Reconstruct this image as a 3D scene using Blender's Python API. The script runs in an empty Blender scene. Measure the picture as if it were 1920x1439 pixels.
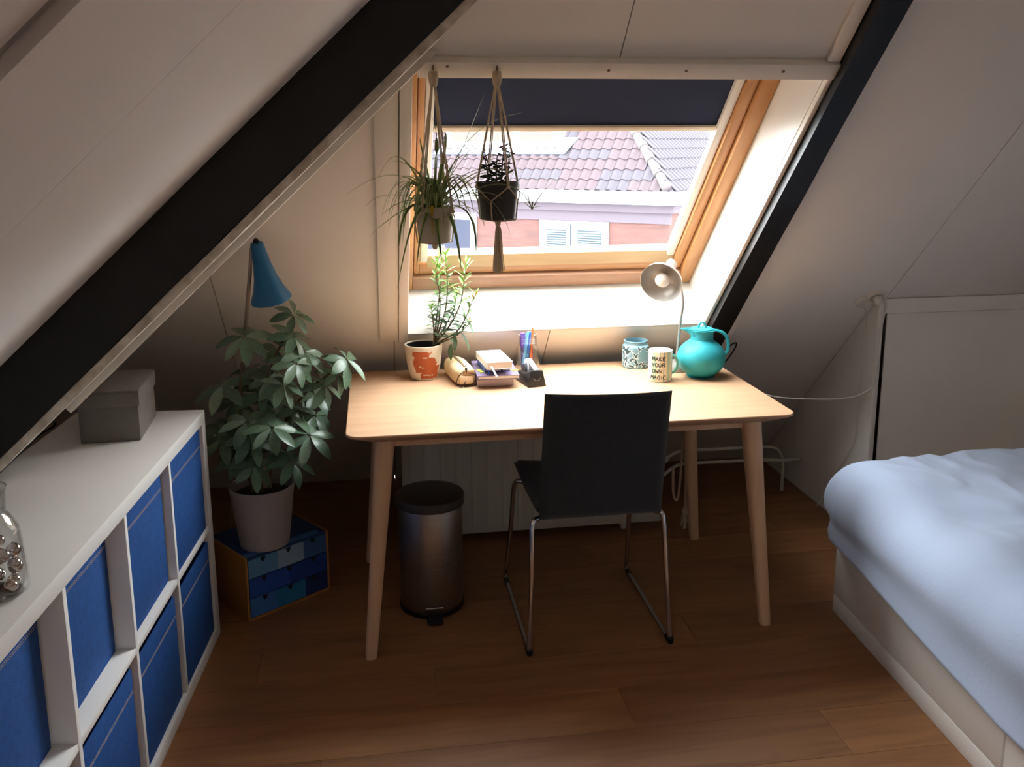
import bpy, math, random
from mathutils import Vector, Matrix, noise
random.seed(11)
rnd = random.uniform
sc = bpy.context.scene
COL = sc.collection
PI = math.pi

# ------------------------------------------------------------------ camera
CAM_POS = Vector((0.10025, -2.52229, 1.56881))
YAW, PITCH, ROLL, FPX, PPX, PPY = 0.145233, 0.192529, -0.006307, 1672.917, 945.003, 601.303
f_ = Vector((math.sin(YAW)*math.cos(PITCH), math.cos(YAW)*math.cos(PITCH), -math.sin(PITCH)))
r_ = Vector((math.cos(YAW), -math.sin(YAW), 0))
u_ = r_.cross(f_)
r2 = math.cos(ROLL)*r_ + math.sin(ROLL)*u_
u2 = -math.sin(ROLL)*r_ + math.cos(ROLL)*u_
cd = bpy.data.cameras.new('camera'); cam = bpy.data.objects.new('camera', cd); COL.objects.link(cam)
cd.sensor_fit = 'HORIZONTAL'; cd.sensor_width = 36.0; cd.lens = FPX*36/1920
cd.shift_x = (960-PPX)/1920; cd.shift_y = -(719.5-PPY)/1920
cd.clip_start = 0.02; cd.clip_end = 300
cam.matrix_world = Matrix(((r2.x, u2.x, -f_.x, CAM_POS.x), (r2.y, u2.y, -f_.y, CAM_POS.y), (r2.z, u2.z, -f_.z, CAM_POS.z), (0, 0, 0, 1)))
sc.camera = cam

# ------------------------------------------------------------------ light
SKY, EXPO = 4.0, 2.62
w = bpy.data.worlds.new('overcast_sky'); sc.world = w; w.use_nodes = True
bg = w.node_tree.nodes['Background']; bg.inputs[0].default_value = (0.94, 0.97, 1.0, 1); bg.inputs[1].default_value = SKY
vs = sc.view_settings
vs.view_transform = 'Standard'; vs.look = 'None'; vs.gamma = 1.0; vs.use_curve_mapping = False; vs.exposure = EXPO
def portal(name, loc, rot, sx, sy):
    l = bpy.data.lights.new(name, 'AREA'); l.shape = 'RECTANGLE'; l.size = sx; l.size_y = sy
    o = bpy.data.objects.new(name, l); COL.objects.link(o); o.location = loc; o.rotation_euler = rot
    l.cycles.is_portal = True
    return o

# ------------------------------------------------------------------ materials
def srgb(c):
    return tuple(((x/255)/12.92 if x/255 <= 0.04045 else ((x/255+0.055)/1.055)**2.4) for x in c)
MATS = {}
def mat(name, col, rough=0.5, metal=0.0, spec=0.5, noise_amt=0.0, noise_scale=8.0, bump=0.0, bump_scale=60.0, stretch=None,
        col2=None, trans=0.0, sheen=0.0, ior=1.45):
    m = bpy.data.materials.new(name); m.use_nodes = True
    nt = m.node_tree; b = nt.nodes['Principled BSDF']
    c = srgb(col)
    b.inputs['Base Color'].default_value = (*c, 1); b.inputs['Roughness'].default_value = rough
    b.inputs['Metallic'].default_value = metal; b.inputs['Specular IOR Level'].default_value = spec
    b.inputs['Transmission Weight'].default_value = trans; b.inputs['IOR'].default_value = ior
    if sheen: b.inputs['Sheen Weight'].default_value = sheen
    if noise_amt or col2 or bump:
        tc = nt.nodes.new('ShaderNodeTexCoord'); mp = nt.nodes.new('ShaderNodeMapping')
        nt.links.new(tc.outputs['Object'], mp.inputs[0])
        if stretch: mp.inputs['Scale'].default_value = stretch
        if noise_amt or col2:
            n = nt.nodes.new('ShaderNodeTexNoise'); n.inputs['Scale'].default_value = noise_scale; n.inputs['Detail'].default_value = 5
            nt.links.new(mp.outputs[0], n.inputs['Vector'])
            rp = nt.nodes.new('ShaderNodeValToRGB'); nt.links.new(n.outputs[0], rp.inputs[0])
            c2 = srgb(col2) if col2 else tuple(x*(1-noise_amt) for x in c)
            rp.color_ramp.elements[0].position = 0.32; rp.color_ramp.elements[1].position = 0.68
            rp.color_ramp.elements[0].color = (*c2, 1); rp.color_ramp.elements[1].color = (*c, 1)
            nt.links.new(rp.outputs[0], b.inputs['Base Color'])
        if bump:
            n2 = nt.nodes.new('ShaderNodeTexNoise'); n2.inputs['Scale'].default_value = bump_scale; n2.inputs['Detail'].default_value = 4
            nt.links.new(mp.outputs[0], n2.inputs['Vector'])
            bp = nt.nodes.new('ShaderNodeBump'); bp.inputs['Strength'].default_value = bump; bp.inputs['Distance'].default_value = 0.004
            nt.links.new(n2.outputs[0], bp.inputs['Height']); nt.links.new(bp.outputs[0], b.inputs['Normal'])
    MATS[name] = m
    return m
def leafmat(name, col, col2, rough=0.4, tr=0.25):
    m = mat(name, col, rough, col2=col2, noise_scale=18)
    nt = m.node_tree; b = nt.nodes['Principled BSDF']; out = nt.nodes['Material Output']
    t = nt.nodes.new('ShaderNodeBsdfTranslucent'); t.inputs[0].default_value = (*srgb(tuple(min(255, x*1.25) for x in col)), 1)
    mx = nt.nodes.new('ShaderNodeMixShader'); mx.inputs[0].default_value = tr
    nt.links.new(b.outputs[0], mx.inputs[1]); nt.links.new(t.outputs[0], mx.inputs[2]); nt.links.new(mx.outputs[0], out.inputs[0])
    return m
def glassmat(name, tint=(1, 1, 1), dust=0.0, refl=1.0, rough=0.02):
    m = bpy.data.materials.new(name); m.use_nodes = True; nt = m.node_tree
    for n in list(nt.nodes):
        if n.type != 'OUTPUT_MATERIAL': nt.nodes.remove(n)
    out = nt.nodes['Material Output']
    tr = nt.nodes.new('ShaderNodeBsdfTransparent'); tr.inputs[0].default_value = (*tint, 1)
    gl = nt.nodes.new('ShaderNodeBsdfGlossy'); gl.inputs['Roughness'].default_value = rough
    lw = nt.nodes.new('ShaderNodeLayerWeight'); lw.inputs[0].default_value = 0.5
    pw = nt.nodes.new('ShaderNodeMath'); pw.operation = 'POWER'; pw.inputs[1].default_value = 4.0
    nt.links.new(lw.outputs['Facing'], pw.inputs[0])
    mul = nt.nodes.new('ShaderNodeMath'); mul.operation = 'MULTIPLY_ADD'; mul.inputs[1].default_value = 0.75*refl; mul.inputs[2].default_value = 0.035*refl; mul.use_clamp = True
    nt.links.new(pw.outputs[0], mul.inputs[0])
    mx = nt.nodes.new('ShaderNodeMixShader'); nt.links.new(mul.outputs[0], mx.inputs[0])
    nt.links.new(tr.outputs[0], mx.inputs[1]); nt.links.new(gl.outputs[0], mx.inputs[2])
    last = mx
    if dust:
        tl = nt.nodes.new('ShaderNodeBsdfTranslucent'); tl.inputs[0].default_value = (0.9, 0.92, 0.95, 1)
        tc = nt.nodes.new('ShaderNodeTexCoord'); n = nt.nodes.new('ShaderNodeTexNoise'); n.inputs['Scale'].default_value = 60; n.inputs['Detail'].default_value = 8
        nt.links.new(tc.outputs['Object'], n.inputs['Vector'])
        mr = nt.nodes.new('ShaderNodeMapRange'); mr.inputs[1].default_value = 0.35; mr.inputs[2].default_value = 0.8
        mr.inputs[3].default_value = dust*0.8; mr.inputs[4].default_value = dust*1.5
        nt.links.new(n.outputs[0], mr.inputs[0])
        m2 = nt.nodes.new('ShaderNodeMixShader'); nt.links.new(mr.outputs[0], m2.inputs[0])
        nt.links.new(mx.outputs[0], m2.inputs[1]); nt.links.new(tl.outputs[0], m2.inputs[2]); last = m2
    nt.links.new(last.outputs[0], out.inputs[0]); MATS[name] = m
    return m
def woodmat(name, col, col2, scale=(1.2, 14, 14), rough=0.45, contrast=0.5, var=0.0, bump=0.05, coat=0.0):
    m = bpy.data.materials.new(name); m.use_nodes = True; nt = m.node_tree; b = nt.nodes['Principled BSDF']
    tc = nt.nodes.new('ShaderNodeTexCoord'); mp = nt.nodes.new('ShaderNodeMapping'); mp.inputs['Scale'].default_value = scale
    oi = nt.nodes.new('ShaderNodeObjectInfo'); ad = nt.nodes.new('ShaderNodeVectorMath'); ad.operation = 'MULTIPLY_ADD'
    cb = nt.nodes.new('ShaderNodeCombineXYZ')
    nt.links.new(oi.outputs['Random'], cb.inputs[0]); nt.links.new(oi.outputs['Random'], cb.inputs[1])
    ad.inputs[1].default_value = (17, 11, 5)
    nt.links.new(cb.outputs[0], ad.inputs[0]); nt.links.new(tc.outputs['Object'], ad.inputs[2])
    nt.links.new(ad.outputs[0], mp.inputs[0])
    n = nt.nodes.new('ShaderNodeTexNoise'); n.inputs['Scale'].default_value = 3; n.inputs['Detail'].default_value = 7; n.inputs['Distortion'].default_value = 0.6
    nt.links.new(mp.outputs[0], n.inputs['Vector'])
    rp = nt.nodes.new('ShaderNodeValToRGB'); nt.links.new(n.outputs[0], rp.inputs[0])
    rp.color_ramp.elements[0].position = 0.5-contrast*0.3; rp.color_ramp.elements[1].position = 0.5+contrast*0.3
    rp.color_ramp.elements[0].color = (*srgb(col2), 1); rp.color_ramp.elements[1].color = (*srgb(col), 1)
    o = rp.outputs[0]
    if var:
        hs = nt.nodes.new('ShaderNodeHueSaturation'); mr = nt.nodes.new('ShaderNodeMapRange')
        mr.inputs[3].default_value = 1-var; mr.inputs[4].default_value = 1+var
        nt.links.new(oi.outputs['Random'], mr.inputs[0]); nt.links.new(mr.outputs[0], hs.inputs['Value']); nt.links.new(o, hs.inputs['Color']); o = hs.outputs[0]
    nt.links.new(o, b.inputs['Base Color']); b.inputs['Roughness'].default_value = rough
    if bump:
        bp = nt.nodes.new('ShaderNodeBump'); bp.inputs['Strength'].default_value = bump; bp.inputs['Distance'].default_value = 0.003
        nt.links.new(n.outputs[0], bp.inputs['Height']); nt.links.new(bp.outputs[0], b.inputs['Normal'])
    MATS[name] = m
    return m
M = MATS
mat('ceiling_paint', (244, 239, 231), 0.6, noise_amt=0.05, noise_scale=2.5, bump=0.05, bump_scale=120)
mat('left_paint', (238, 232, 228), 0.65, noise_amt=0.05, noise_scale=2.0, bump=0.05, bump_scale=120)
mat('white_paint', (226, 221, 212), 0.35)
mat('cream_trim', (244, 237, 226), 0.45, noise_amt=0.03)
mat('dark_gap', (30, 26, 22), 0.9)
mat('black_beam', (22, 24, 26), 0.42, noise_amt=0.4, noise_scale=14, bump=0.25, bump_scale=30)
mat('chipped_white', (240, 231, 216), 0.6, col2=(188, 176, 156), noise_scale=26, bump=0.3, bump_scale=60)
woodmat('pine', (204, 152, 100), (186, 130, 78), (14, 1.2, 14), 0.35, 0.8)
woodmat('pine_rail', (188, 138, 90), (170, 118, 72), (1.2, 14, 14), 0.35, 0.8)
woodmat('pine_light', (178, 150, 112), (164, 134, 98), (1.2, 14, 14), 0.35, 0.8)
woodmat('sill_wood', (176, 134, 104), (156, 114, 84), (1.2, 14, 14), 0.45, 0.8)
woodmat('ash_veneer', (198, 160, 126), (184, 145, 112), (0.9, 9, 9), 0.55, 0.9, bump=0.02)
M['ash_veneer'].node_tree.nodes['Principled BSDF'].inputs['Specular IOR Level'].default_value = 0.22
woodmat('ash_leg', (228, 190, 152), (208, 168, 130), (12, 12, 1.0), 0.5, 0.9)
woodmat('floor_laminate', (160, 110, 68), (124, 82, 48), (1.0, 9, 9), 0.5, 0.9, var=0.12)
mat('floor_base', (76, 56, 42), 0.8)
mat('kallax_white', (242, 240, 236), 0.4)
mat('kallax_edge', (238, 238, 238), 0.4)
mat('denim', (26, 82, 152), 0.85, noise_amt=0.25, noise_scale=60, bump=0.25, bump_scale=300)
mat('denim_inside', (18, 26, 40), 0.9)
mat('stitch', (206, 176, 150), 0.8)
mat('grey_card', (122, 116, 110), 0.8, noise_amt=0.12, noise_scale=40, bump=0.1, bump_scale=200)
mat('chair_fabric', (46, 50, 56), 0.95, noise_amt=0.3, noise_scale=120, bump=0.2, bump_scale=400, sheen=0.3)
mat('chrome', (205, 205, 205), 0.12, 1.0)
mat('black_plastic', (16, 16, 17), 0.45)
mat('steel', (176, 170, 164), 0.34, 1.0, noise_amt=0.15, noise_scale=6, stretch=(1, 1, 30))
mat('bin_lid', (70, 66, 63), 0.35, 0.3)
mat('radiator_white', (206, 204, 190), 0.45)
mat('pot_grey', (176, 166, 162), 0.6, bump=0.15, bump_scale=40)
mat('soil', (46, 34, 26), 0.95, noise_amt=0.5, noise_scale=60, bump=0.6, bump_scale=90)
mat('bark', (112, 96, 68), 0.8, noise_amt=0.3, noise_scale=40)
mat('petiole', (126, 140, 84), 0.5)
leafmat('schefflera_leaf', (116, 144, 118), (86, 116, 90), 0.3, 0.12)
leafmat('schefflera_pale', (146, 170, 148), (116, 146, 120), 0.3, 0.12)
leafmat('spider_leaf', (110, 130, 72), (88, 108, 58), 0.4, 0.15)
leafmat('spider_pale', (172, 182, 126), (140, 156, 96), 0.4, 0.15)
leafmat('spider_yellow', (200, 176, 70), (180, 150, 60), 0.4, 0.3)
leafmat('succulent_leaf', (72, 84, 62), (52, 64, 48), 0.35, 0.1)
leafmat('succulent_red', (110, 66, 62), (80, 56, 50), 0.35, 0.1)
leafmat('myrtle_leaf', (112, 150, 78), (90, 128, 66), 0.45, 0.18)
leafmat('myrtle_tip', (132, 172, 76), (112, 152, 66), 0.45, 0.2)
leafmat('myrtle_grey', (104, 128, 98), (84, 110, 80), 0.45, 0.15)
leafmat('myrtle_yellow', (190, 150, 50), (176, 124, 40), 0.45, 0.15)
mat('macrame', (220, 198, 168), 0.9, noise_amt=0.2, noise_scale=120, bump=0.4, bump_scale=300)
mat('pot_taupe', (196, 180, 164), 0.6, noise_amt=0.1)
mat('pot_black', (62, 57, 54), 0.6)
mat('blue_lamp', (36, 108, 156), 0.38)
mat('lamp_silver', (184, 180, 174), 0.35, 0.55)
mat('lamp_inner', (232, 226, 212), 0.5)
mat('bulb_white', (238, 234, 226), 0.25)
mat('pole_brushed', (196, 176, 158), 0.3, 0.8)
mat('jug_teal', (48, 168, 178), 0.5, noise_amt=0.04)
mat('jug_green', (84, 178, 160), 0.5)
mat('mug_white', (240, 236, 226), 0.3)
mat('ink', (26, 26, 28), 0.6)
mat('tape_black', (38, 37, 37), 0.35)
mat('tape_roll', (208, 214, 226), 0.25)
mat('canvas', (222, 196, 150), 0.85, noise_amt=0.1, noise_scale=60, bump=0.3, bump_scale=120)
mat('leather_tan', (206, 160, 108), 0.6)
mat('cork_cream', (240, 214, 176), 0.7)
mat('zip', (122, 100, 76), 0.5)
mat('paper', (236, 226, 216), 0.8, noise_amt=0.06, noise_scale=90, stretch=(1, 1, 12))
mat('white_cover', (244, 242, 240), 0.5)
mat('purple_cover', (112, 98, 126), 0.5)
mat('blue_cover', (62, 96, 180), 0.5)
mat('lilac_page', (216, 196, 196), 0.7)
mat('ribbon_white', (240, 238, 248), 0.6)
mat('ribbon_blue', (52, 100, 210), 0.6)
mat('green_tab', (196, 226, 60), 0.5)
mat('grey_print', (176, 176, 176), 0.7)
mat('lilac_print', (196, 190, 236), 0.6)
mat('pot_cream', (232, 216, 192), 0.45)
mat('pot_terracotta', (190, 96, 52), 0.6, noise_amt=0.12, noise_scale=20)
mat('card_wood', (176, 122, 62), 0.6, noise_amt=0.15, noise_scale=10)
for nm, c in dict(a=(96, 152, 196), b=(150, 178, 200), c=(64, 118, 188), d=(40, 84, 170), e=(30, 62, 140), f=(36, 120, 170), g=(24, 44, 100), h=(60, 96, 150), t=(30, 62, 110)).items():
    mat('card_'+nm, c, 0.6, noise_amt=0.06)
mat('duvet', (172, 186, 210), 0.85, noise_amt=0.04, noise_scale=3, bump=0.12, bump_scale=90, sheen=0.2)
mat('mattress', (230, 230, 226), 0.9)
mat('bed_white', (236, 230, 222), 0.4)
mat('socket_white', (226, 218, 204), 0.4)
mat('cable_white', (222, 218, 208), 0.5)
mat('cable_black', (20, 19, 20), 0.5)
mat('blind_fabric', (30, 40, 66), 0.85, noise_amt=0.08, noise_scale=60)
mat('blind_bar', (226, 208, 182), 0.4)
mat('blind_rail', (232, 226, 214), 0.4)
glassmat('window_glass', (0.97, 0.98, 0.98), dust=0.0006, refl=0.07)
glassmat('jar_glass', (0.965, 0.97, 0.965), refl=1.5)
mat('votive_blue', (120, 158, 170), 0.25)
mat('votive_dark', (44, 74, 80), 0.3)
mat('votive_white', (196, 210, 210), 0.4)
mat('silver_ball', (216, 206, 198), 0.12, 1.0)
mat('pink_ribbon', (176, 120, 110), 0.7)
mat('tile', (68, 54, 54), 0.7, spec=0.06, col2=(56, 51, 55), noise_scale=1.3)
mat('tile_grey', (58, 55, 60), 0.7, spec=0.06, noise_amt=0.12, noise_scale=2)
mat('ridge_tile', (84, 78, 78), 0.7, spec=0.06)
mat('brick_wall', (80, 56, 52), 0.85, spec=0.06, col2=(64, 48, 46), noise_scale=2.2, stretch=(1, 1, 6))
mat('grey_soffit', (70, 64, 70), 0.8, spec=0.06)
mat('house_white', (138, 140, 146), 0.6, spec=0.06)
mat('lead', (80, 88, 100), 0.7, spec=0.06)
mat('blind_slat', (74, 90, 84), 0.7, spec=0.06)
mat('dark_pane', (40, 43, 54), 0.5, spec=0.06)
mat('dormer_pane', (72, 66, 62), 0.6, spec=0.06)
mat('street', (120, 118, 116), 0.9)
PEN = {n: mat('pen_'+n, c, 0.35) for n, c in dict(purple=(96, 50, 150), blue=(44, 104, 190), sky=(110, 176, 222), teal=(40, 130, 160), orange=(216, 110, 50), red=(196, 56, 56), violet=(70, 50, 90)).items()}

# ------------------------------------------------------------------ geometry helpers
class G:
    def __init__(s): s.v = []; s.f = []; s.mi = []; s.k = 0
    def add(s, vs, fs):
        o = len(s.v); s.v += [tuple(v) for v in vs]
        for f in fs: s.f.append(tuple(i+o for i in f)); s.mi.append(s.k)
        return s
    def box(s, x0, y0, z0, x1, y1, z1):
        x0, x1 = min(x0, x1), max(x0, x1); y0, y1 = min(y0, y1), max(y0, y1); z0, z1 = min(z0, z1), max(z0, z1)
        return s.add([(x0, y0, z0), (x1, y0, z0), (x1, y1, z0), (x0, y1, z0), (x0, y0, z1), (x1, y0, z1), (x1, y1, z1), (x0, y1, z1)],
              [(3, 2, 1, 0), (4, 5, 6, 7), (0, 1, 5, 4), (1, 2, 6, 5), (2, 3, 7, 6), (3, 0, 4, 7)])
    def hexa(s, lo, hi):   # two quads (4 points each, same winding)
        return s.add(list(lo)+list(hi), [(3, 2, 1, 0), (4, 5, 6, 7), (0, 1, 5, 4), (1, 2, 6, 5), (2, 3, 7, 6), (3, 0, 4, 7)])
    def prism(s, poly, lo, hi, fn):   # poly (a,b) ccw, extruded along third coordinate lo..hi via fn(a,b,h)
        n = len(poly)
        vs = [fn(a, b, lo) for a, b in poly]+[fn(a, b, hi) for a, b in poly]
        return s.add(vs, [tuple(range(n-1, -1, -1)), tuple(range(n, 2*n))]+[(i, (i+1) % n, n+(i+1) % n, n+i) for i in range(n)])
    def tube(s, path, r, n=8, cap=True, squash=None):
        path = [Vector(p) for p in path]; m = len(path)
        rs = r if isinstance(r, (list, tuple)) else [r]*m
        t0 = (path[1]-path[0]).normalized()
        ref = Vector((0, 0, 1)) if abs(t0.z) < 0.9 else Vector((1, 0, 0))
        nrm = (ref-t0*ref.dot(t0)).normalized(); vs = []
        for i, p in enumerate(path):
            t = (path[min(i+1, m-1)]-path[max(i-1, 0)])
            t = t.normalized() if t.length > 1e-9 else t0
            nrm = (nrm-t*nrm.dot(t)); nrm = nrm.normalized() if nrm.length > 1e-6 else t.orthogonal().normalized()
            b = t.cross(nrm)
            for j in range(n):
                a = 2*PI*j/n
                vs.append(p+(nrm*math.cos(a)+b*math.sin(a)*(squash or 1))*rs[i])
        fs = [(i*n+j, i*n+(j+1) % n, (i+1)*n+(j+1) % n, (i+1)*n+j) for i in range(m-1) for j in range(n)]
        if cap: fs += [tuple(range(n-1, -1, -1)), tuple(range((m-1)*n, m*n))]
        return s.add(vs, fs)
    def lathe(s, prof, n=32, c=(0, 0, 0), ax=None):
        c = Vector(c)
        if ax is None: X, Y, Z = Vector((1, 0, 0)), Vector((0, 1, 0)), Vector((0, 0, 1))
        else:
            Z = Vector(ax).normalized(); X = (Vector((0, 0, 1)) if abs(Z.z) < 0.95 else Vector((1, 0, 0))).cross(Z).normalized(); Y = Z.cross(X)
        vs = []; rows = []
        for r, z in prof:
            if r < 1e-7: rows.append([len(vs)]); vs.append(c+Z*z)
            else:
                rows.append(list(range(len(vs), len(vs)+n)))
                vs += [c+X*(r*math.cos(2*PI*j/n))+Y*(r*math.sin(2*PI*j/n))+Z*z for j in range(n)]
        fs = []
        for A, B in zip(rows, rows[1:]):
            for j in range(n):
                k = (j+1) % n
                if len(A) == 1 and len(B) == 1: continue
                if len(A) == 1: fs.append((A[0], B[k], B[j]))
                elif len(B) == 1: fs.append((A[j], A[k], B[0]))
                else: fs.append((A[j], A[k], B[k], B[j]))
        return s.add(vs, fs)
    def grid(s, fn, nu, nv, closed_u=False):
        vs = [fn(i/nu, j/nv) for j in range(nv+1) for i in range(nu+(0 if closed_u else 1))]
        W = nu if closed_u else nu+1
        return s.add(vs, [(j*W+i, j*W+(i+1) % W, (j+1)*W+(i+1) % W, (j+1)*W+i) for j in range(nv) for i in range(nu)])
    def ball(s, c, r, n=12, m=8, sc_=(1, 1, 1)):
        c = Vector(c)
        o = len(s.v)
        s.lathe([(r*math.sin(PI*i/m), -r*math.cos(PI*i/m)) for i in range(m+1)], n)
        for i in range(o, len(s.v)):
            v = s.v[i]; s.v[i] = (c.x+v[0]*sc_[0], c.y+v[1]*sc_[1], c.z+v[2]*sc_[2])
        return s
    def xf(s, mtx, start=0):
        for i in range(start, len(s.v)): s.v[i] = tuple(mtx @ Vector(s.v[i]))
        return s

def mesh_of(g, name, mats, smooth=None, bevel=0.0, seg=2):
    me = bpy.data.meshes.new(name); me.from_pydata(g.v, [], g.f); me.update()
    if not isinstance(mats, (list, tuple)): mats = [mats]
    for m in mats: me.materials.append(M[m] if isinstance(m, str) else m)
    if len(mats) > 1: me.polygons.foreach_set('material_index', g.mi)
    if bevel:
        import bmesh
        bm = bmesh.new(); bm.from_mesh(me)
        ed = [e for e in bm.edges if len(e.link_faces) == 2 and e.calc_face_angle(0) > 0.6]
        bmesh.ops.bevel(bm, geom=ed, offset=bevel, segments=seg, affect='EDGES', profile=0.5, clamp_overlap=True)
        bm.to_mesh(me); bm.free()
    if smooth is not None or bevel:
        me.polygons.foreach_set('use_smooth', [True]*len(me.polygons)); me.set_sharp_from_angle(angle=math.radians(smooth or 40))
    me.update()
    return me
def link(name, me, parent=None, loc=None, rot=None, scale=None):
    o = bpy.data.objects.new(name, me); COL.objects.link(o)
    if parent is not None: o.parent = parent
    if loc is not None: o.location = loc
    if rot is not None: o.rotation_euler = rot
    if scale is not None: o.scale = scale
    return o
def part(name, g, mats, parent, smooth=None, bevel=0.0, seg=2, label=None, kind=None, world=False):
    if world:   # vertices were written in world coordinates
        g.xf(mat_of(parent).inverted())
    o = link(name, mesh_of(g, name, mats, smooth, bevel, seg), parent)
    if label: o['label'] = label
    if kind: o['kind'] = kind
    return o
def mat_of(o):
    m = o.matrix_basis.copy(); p = o.parent
    while p: m = p.matrix_basis @ m; p = p.parent
    return m
def tag(o, label, cat=None, group=None, kind=None):
    o['label'] = label
    if cat: o['category'] = cat
    if group: o['group'] = group
    if kind: o['kind'] = kind
    return o
def thing(name, label, cat, loc=(0, 0, 0), rz=0.0, group=None):
    o = bpy.data.objects.new(name, None); COL.objects.link(o); o.empty_display_size = 0.05
    o.location = loc; o.rotation_euler = (0, 0, rz)
    return tag(o, label, cat, group)
def single(name, g, mats, label, cat, loc, smooth=None, bevel=0.0, rz=0.0, group=None, world=True, seg=2):
    if world: g.xf(Matrix.Translation(Vector(loc)).inverted() if not rz else (Matrix.Translation(Vector(loc)) @ Matrix.Rotation(rz, 4, 'Z')).inverted())
    o = link(name, mesh_of(g, name, mats, smooth, bevel, seg), None, loc, (0, 0, rz))
    return tag(o, label, cat, group)
def struct(name, g, mats, label=None, parent=None, loc=(0, 0, 0), rot=(0, 0, 0), smooth=None, bevel=0.0):
    o = link(name, mesh_of(g, name, mats, smooth, bevel), parent, loc, rot)
    o['kind'] = 'structure'
    if label: o['label'] = label
    return o
def sempty(name, loc, rot, label=None):
    o = bpy.data.objects.new(name, None); COL.objects.link(o); o.location = loc; o.rotation_euler = rot
    o['kind'] = 'structure'
    if label: o['label'] = label
    return o
def clip(poly, a, b, c):   # keep a*x+b*y >= c
    out = []
    for i in range(len(poly)):
        p, q = poly[i], poly[(i+1) % len(poly)]
        dp, dq = a*p[0]+b*p[1]-c, a*q[0]+b*q[1]-c
        if dp >= 0: out.append(p)
        if dp*dq < 0: t = dp/(dp-dq); out.append((p[0]+(q[0]-p[0])*t, p[1]+(q[1]-p[1])*t))
    return out
def bez(a, b, c, n=10, d=None):
    a, b, c = Vector(a), Vector(b), Vector(c); out = []
    for i in range(n+1):
        t = i/n
        if d is None: out.append(a*(1-t)**2+b*(2*t*(1-t))+c*t*t)
        else: out.append(a*(1-t)**3+b*(3*t*(1-t)**2)+c*(3*t*t*(1-t))+Vector(d)*t**3)
    return out
def smooth_path(pts, n=6):
    pts = [Vector(p) for p in pts]; out = []
    for i in range(len(pts)-1):
        p0, p1, p2, p3 = pts[max(i-1, 0)], pts[i], pts[i+1], pts[min(i+2, len(pts)-1)]
        for k in range(n):
            t = k/n
            out.append(0.5*((2*p1)+(p2-p0)*t+(2*p0-5*p1+4*p2-p3)*t*t+(3*p1-p0-3*p2+p3)*t**3))
    out.append(pts[-1])
    return out
def rrect(x0, y0, x1, y1, r, n=6):
    out = []
    for cx, cy, a0 in ((x1-r, y1-r, 0), (x0+r, y1-r, 90), (x0+r, y0+r, 180), (x1-r, y0+r, 270)):
        for k in range(n+1):
            a = math.radians(a0+90*k/n); out.append((cx+r*math.cos(a), cy+r*math.sin(a)))
    return out

# ------------------------------------------------------------------ room shell
K = 1.605; Q = math.sqrt(0.5)
OX0, OX1, OS0, OS1 = 0.215, 1.34, 1.265, 2.49       # roof window opening in the slope (x, distance up the slope)
SLOPE_ROT = (math.radians(135), 0, 0)
def slope_fn(a, b, h): return (a, b, h)
hipclip = lambda poly: clip(poly, 0.94, -Q, -1.80)
SMAX = 2.4/Q
wb = sempty('wall_back', (0, K, 0), SLOPE_ROT, 'cream panelled sloping roof wall around the window')
g = G()
for poly in ([(-1.95, 0), (OX0-.012, 0), (OX0-.012, SMAX), (-1.95, SMAX)], [(OX1+.012, 0), (3.6, 0), (3.6, SMAX), (OX1+.012, SMAX)],
             [(OX0-.012, 0), (OX1+.012, 0), (OX1+.012, OS0-.012), (OX0-.012, OS0-.012)], [(OX0-.012, OS1+.012), (OX1+.012, OS1+.012), (OX1+.012, SMAX), (OX0-.012, SMAX)]):
    p = hipclip(poly)
    if len(p) > 2: g.prism(p, -0.20, -0.0105, slope_fn)
struct('backing', g, 'dark_gap', parent=wb)
xs = [-1.95, -1.60, -1.01, -0.425, 0.165, 0.75, 1.395, 2.05, 2.70, 3.6]
gap = 0.0016
for a, b in zip(xs, xs[1:]):
    rects = [(a, b, 0, SMAX)]
    if b > OX0 and a < OX1:
        e = .0117
        rects = [(a, b, 0, OS0-e), (a, b, OS1+e, SMAX)]
        if a < OX0: rects.append((a, OX0-e, OS0-e, OS1+e))
        if b > OX1: rects.append((OX1+e, b, OS0-e, OS1+e))
    for (x0, x1, s0, s1) in rects:
        gx0 = gap if x0 == a else 0; gx1 = gap if x1 == b else 0
        p = hipclip([(x0+gx0, s0), (x1-gx1, s0), (x1-gx1, s1), (x0+gx0, s1)])
        if len(p) > 2: part('panel', G().prism(p, -0.0104, 0.0, slope_fn), 'ceiling_paint', wb)

T = math.radians(43.23); CT, ST = math.cos(T), math.sin(T)
LROT = (0, -T, 0)
wl = sempty('wall_left', (0, 0, 1.80), LROT, 'grey-white sloping roof wall above the shelving unit')
lclip = lambda poly: clip(poly, -0.94*CT, -1, 0.195)
LW = (-0.50, 0.15, -2.80, -2.35)      # unseen roof window added behind the camera for fill light (a0, a1, y0, y1)
g = G()
for poly in ([(-2.63, LW[3]), (0.877, LW[3]), (0.877, 1.7), (-2.63, 1.7)], [(-2.63, -4.4), (0.877, -4.4), (0.877, LW[2]), (-2.63, LW[2])], [(-2.63, LW[2]), (LW[0], LW[2]), (LW[0], LW[3]), (-2.63, LW[3])], [(LW[1], LW[2]), (0.877, LW[2]), (0.877, LW[3]), (LW[1], LW[3])]):
    g.prism(lclip(poly), 0.011, 0.20, lambda a, b, h: (a, b, h))
struct('backing', g, 'dark_gap', parent=wl)
for a0, y0, a1, y1 in ((-2.63, LW[2], LW[0], LW[3]), (LW[1], LW[2], .877, LW[3]), (-2.63, -4.4, .877, LW[2])):
    part('panel', G().box(a0, y0, 0, a1, y1, .0108), 'left_paint', wl)
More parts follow.
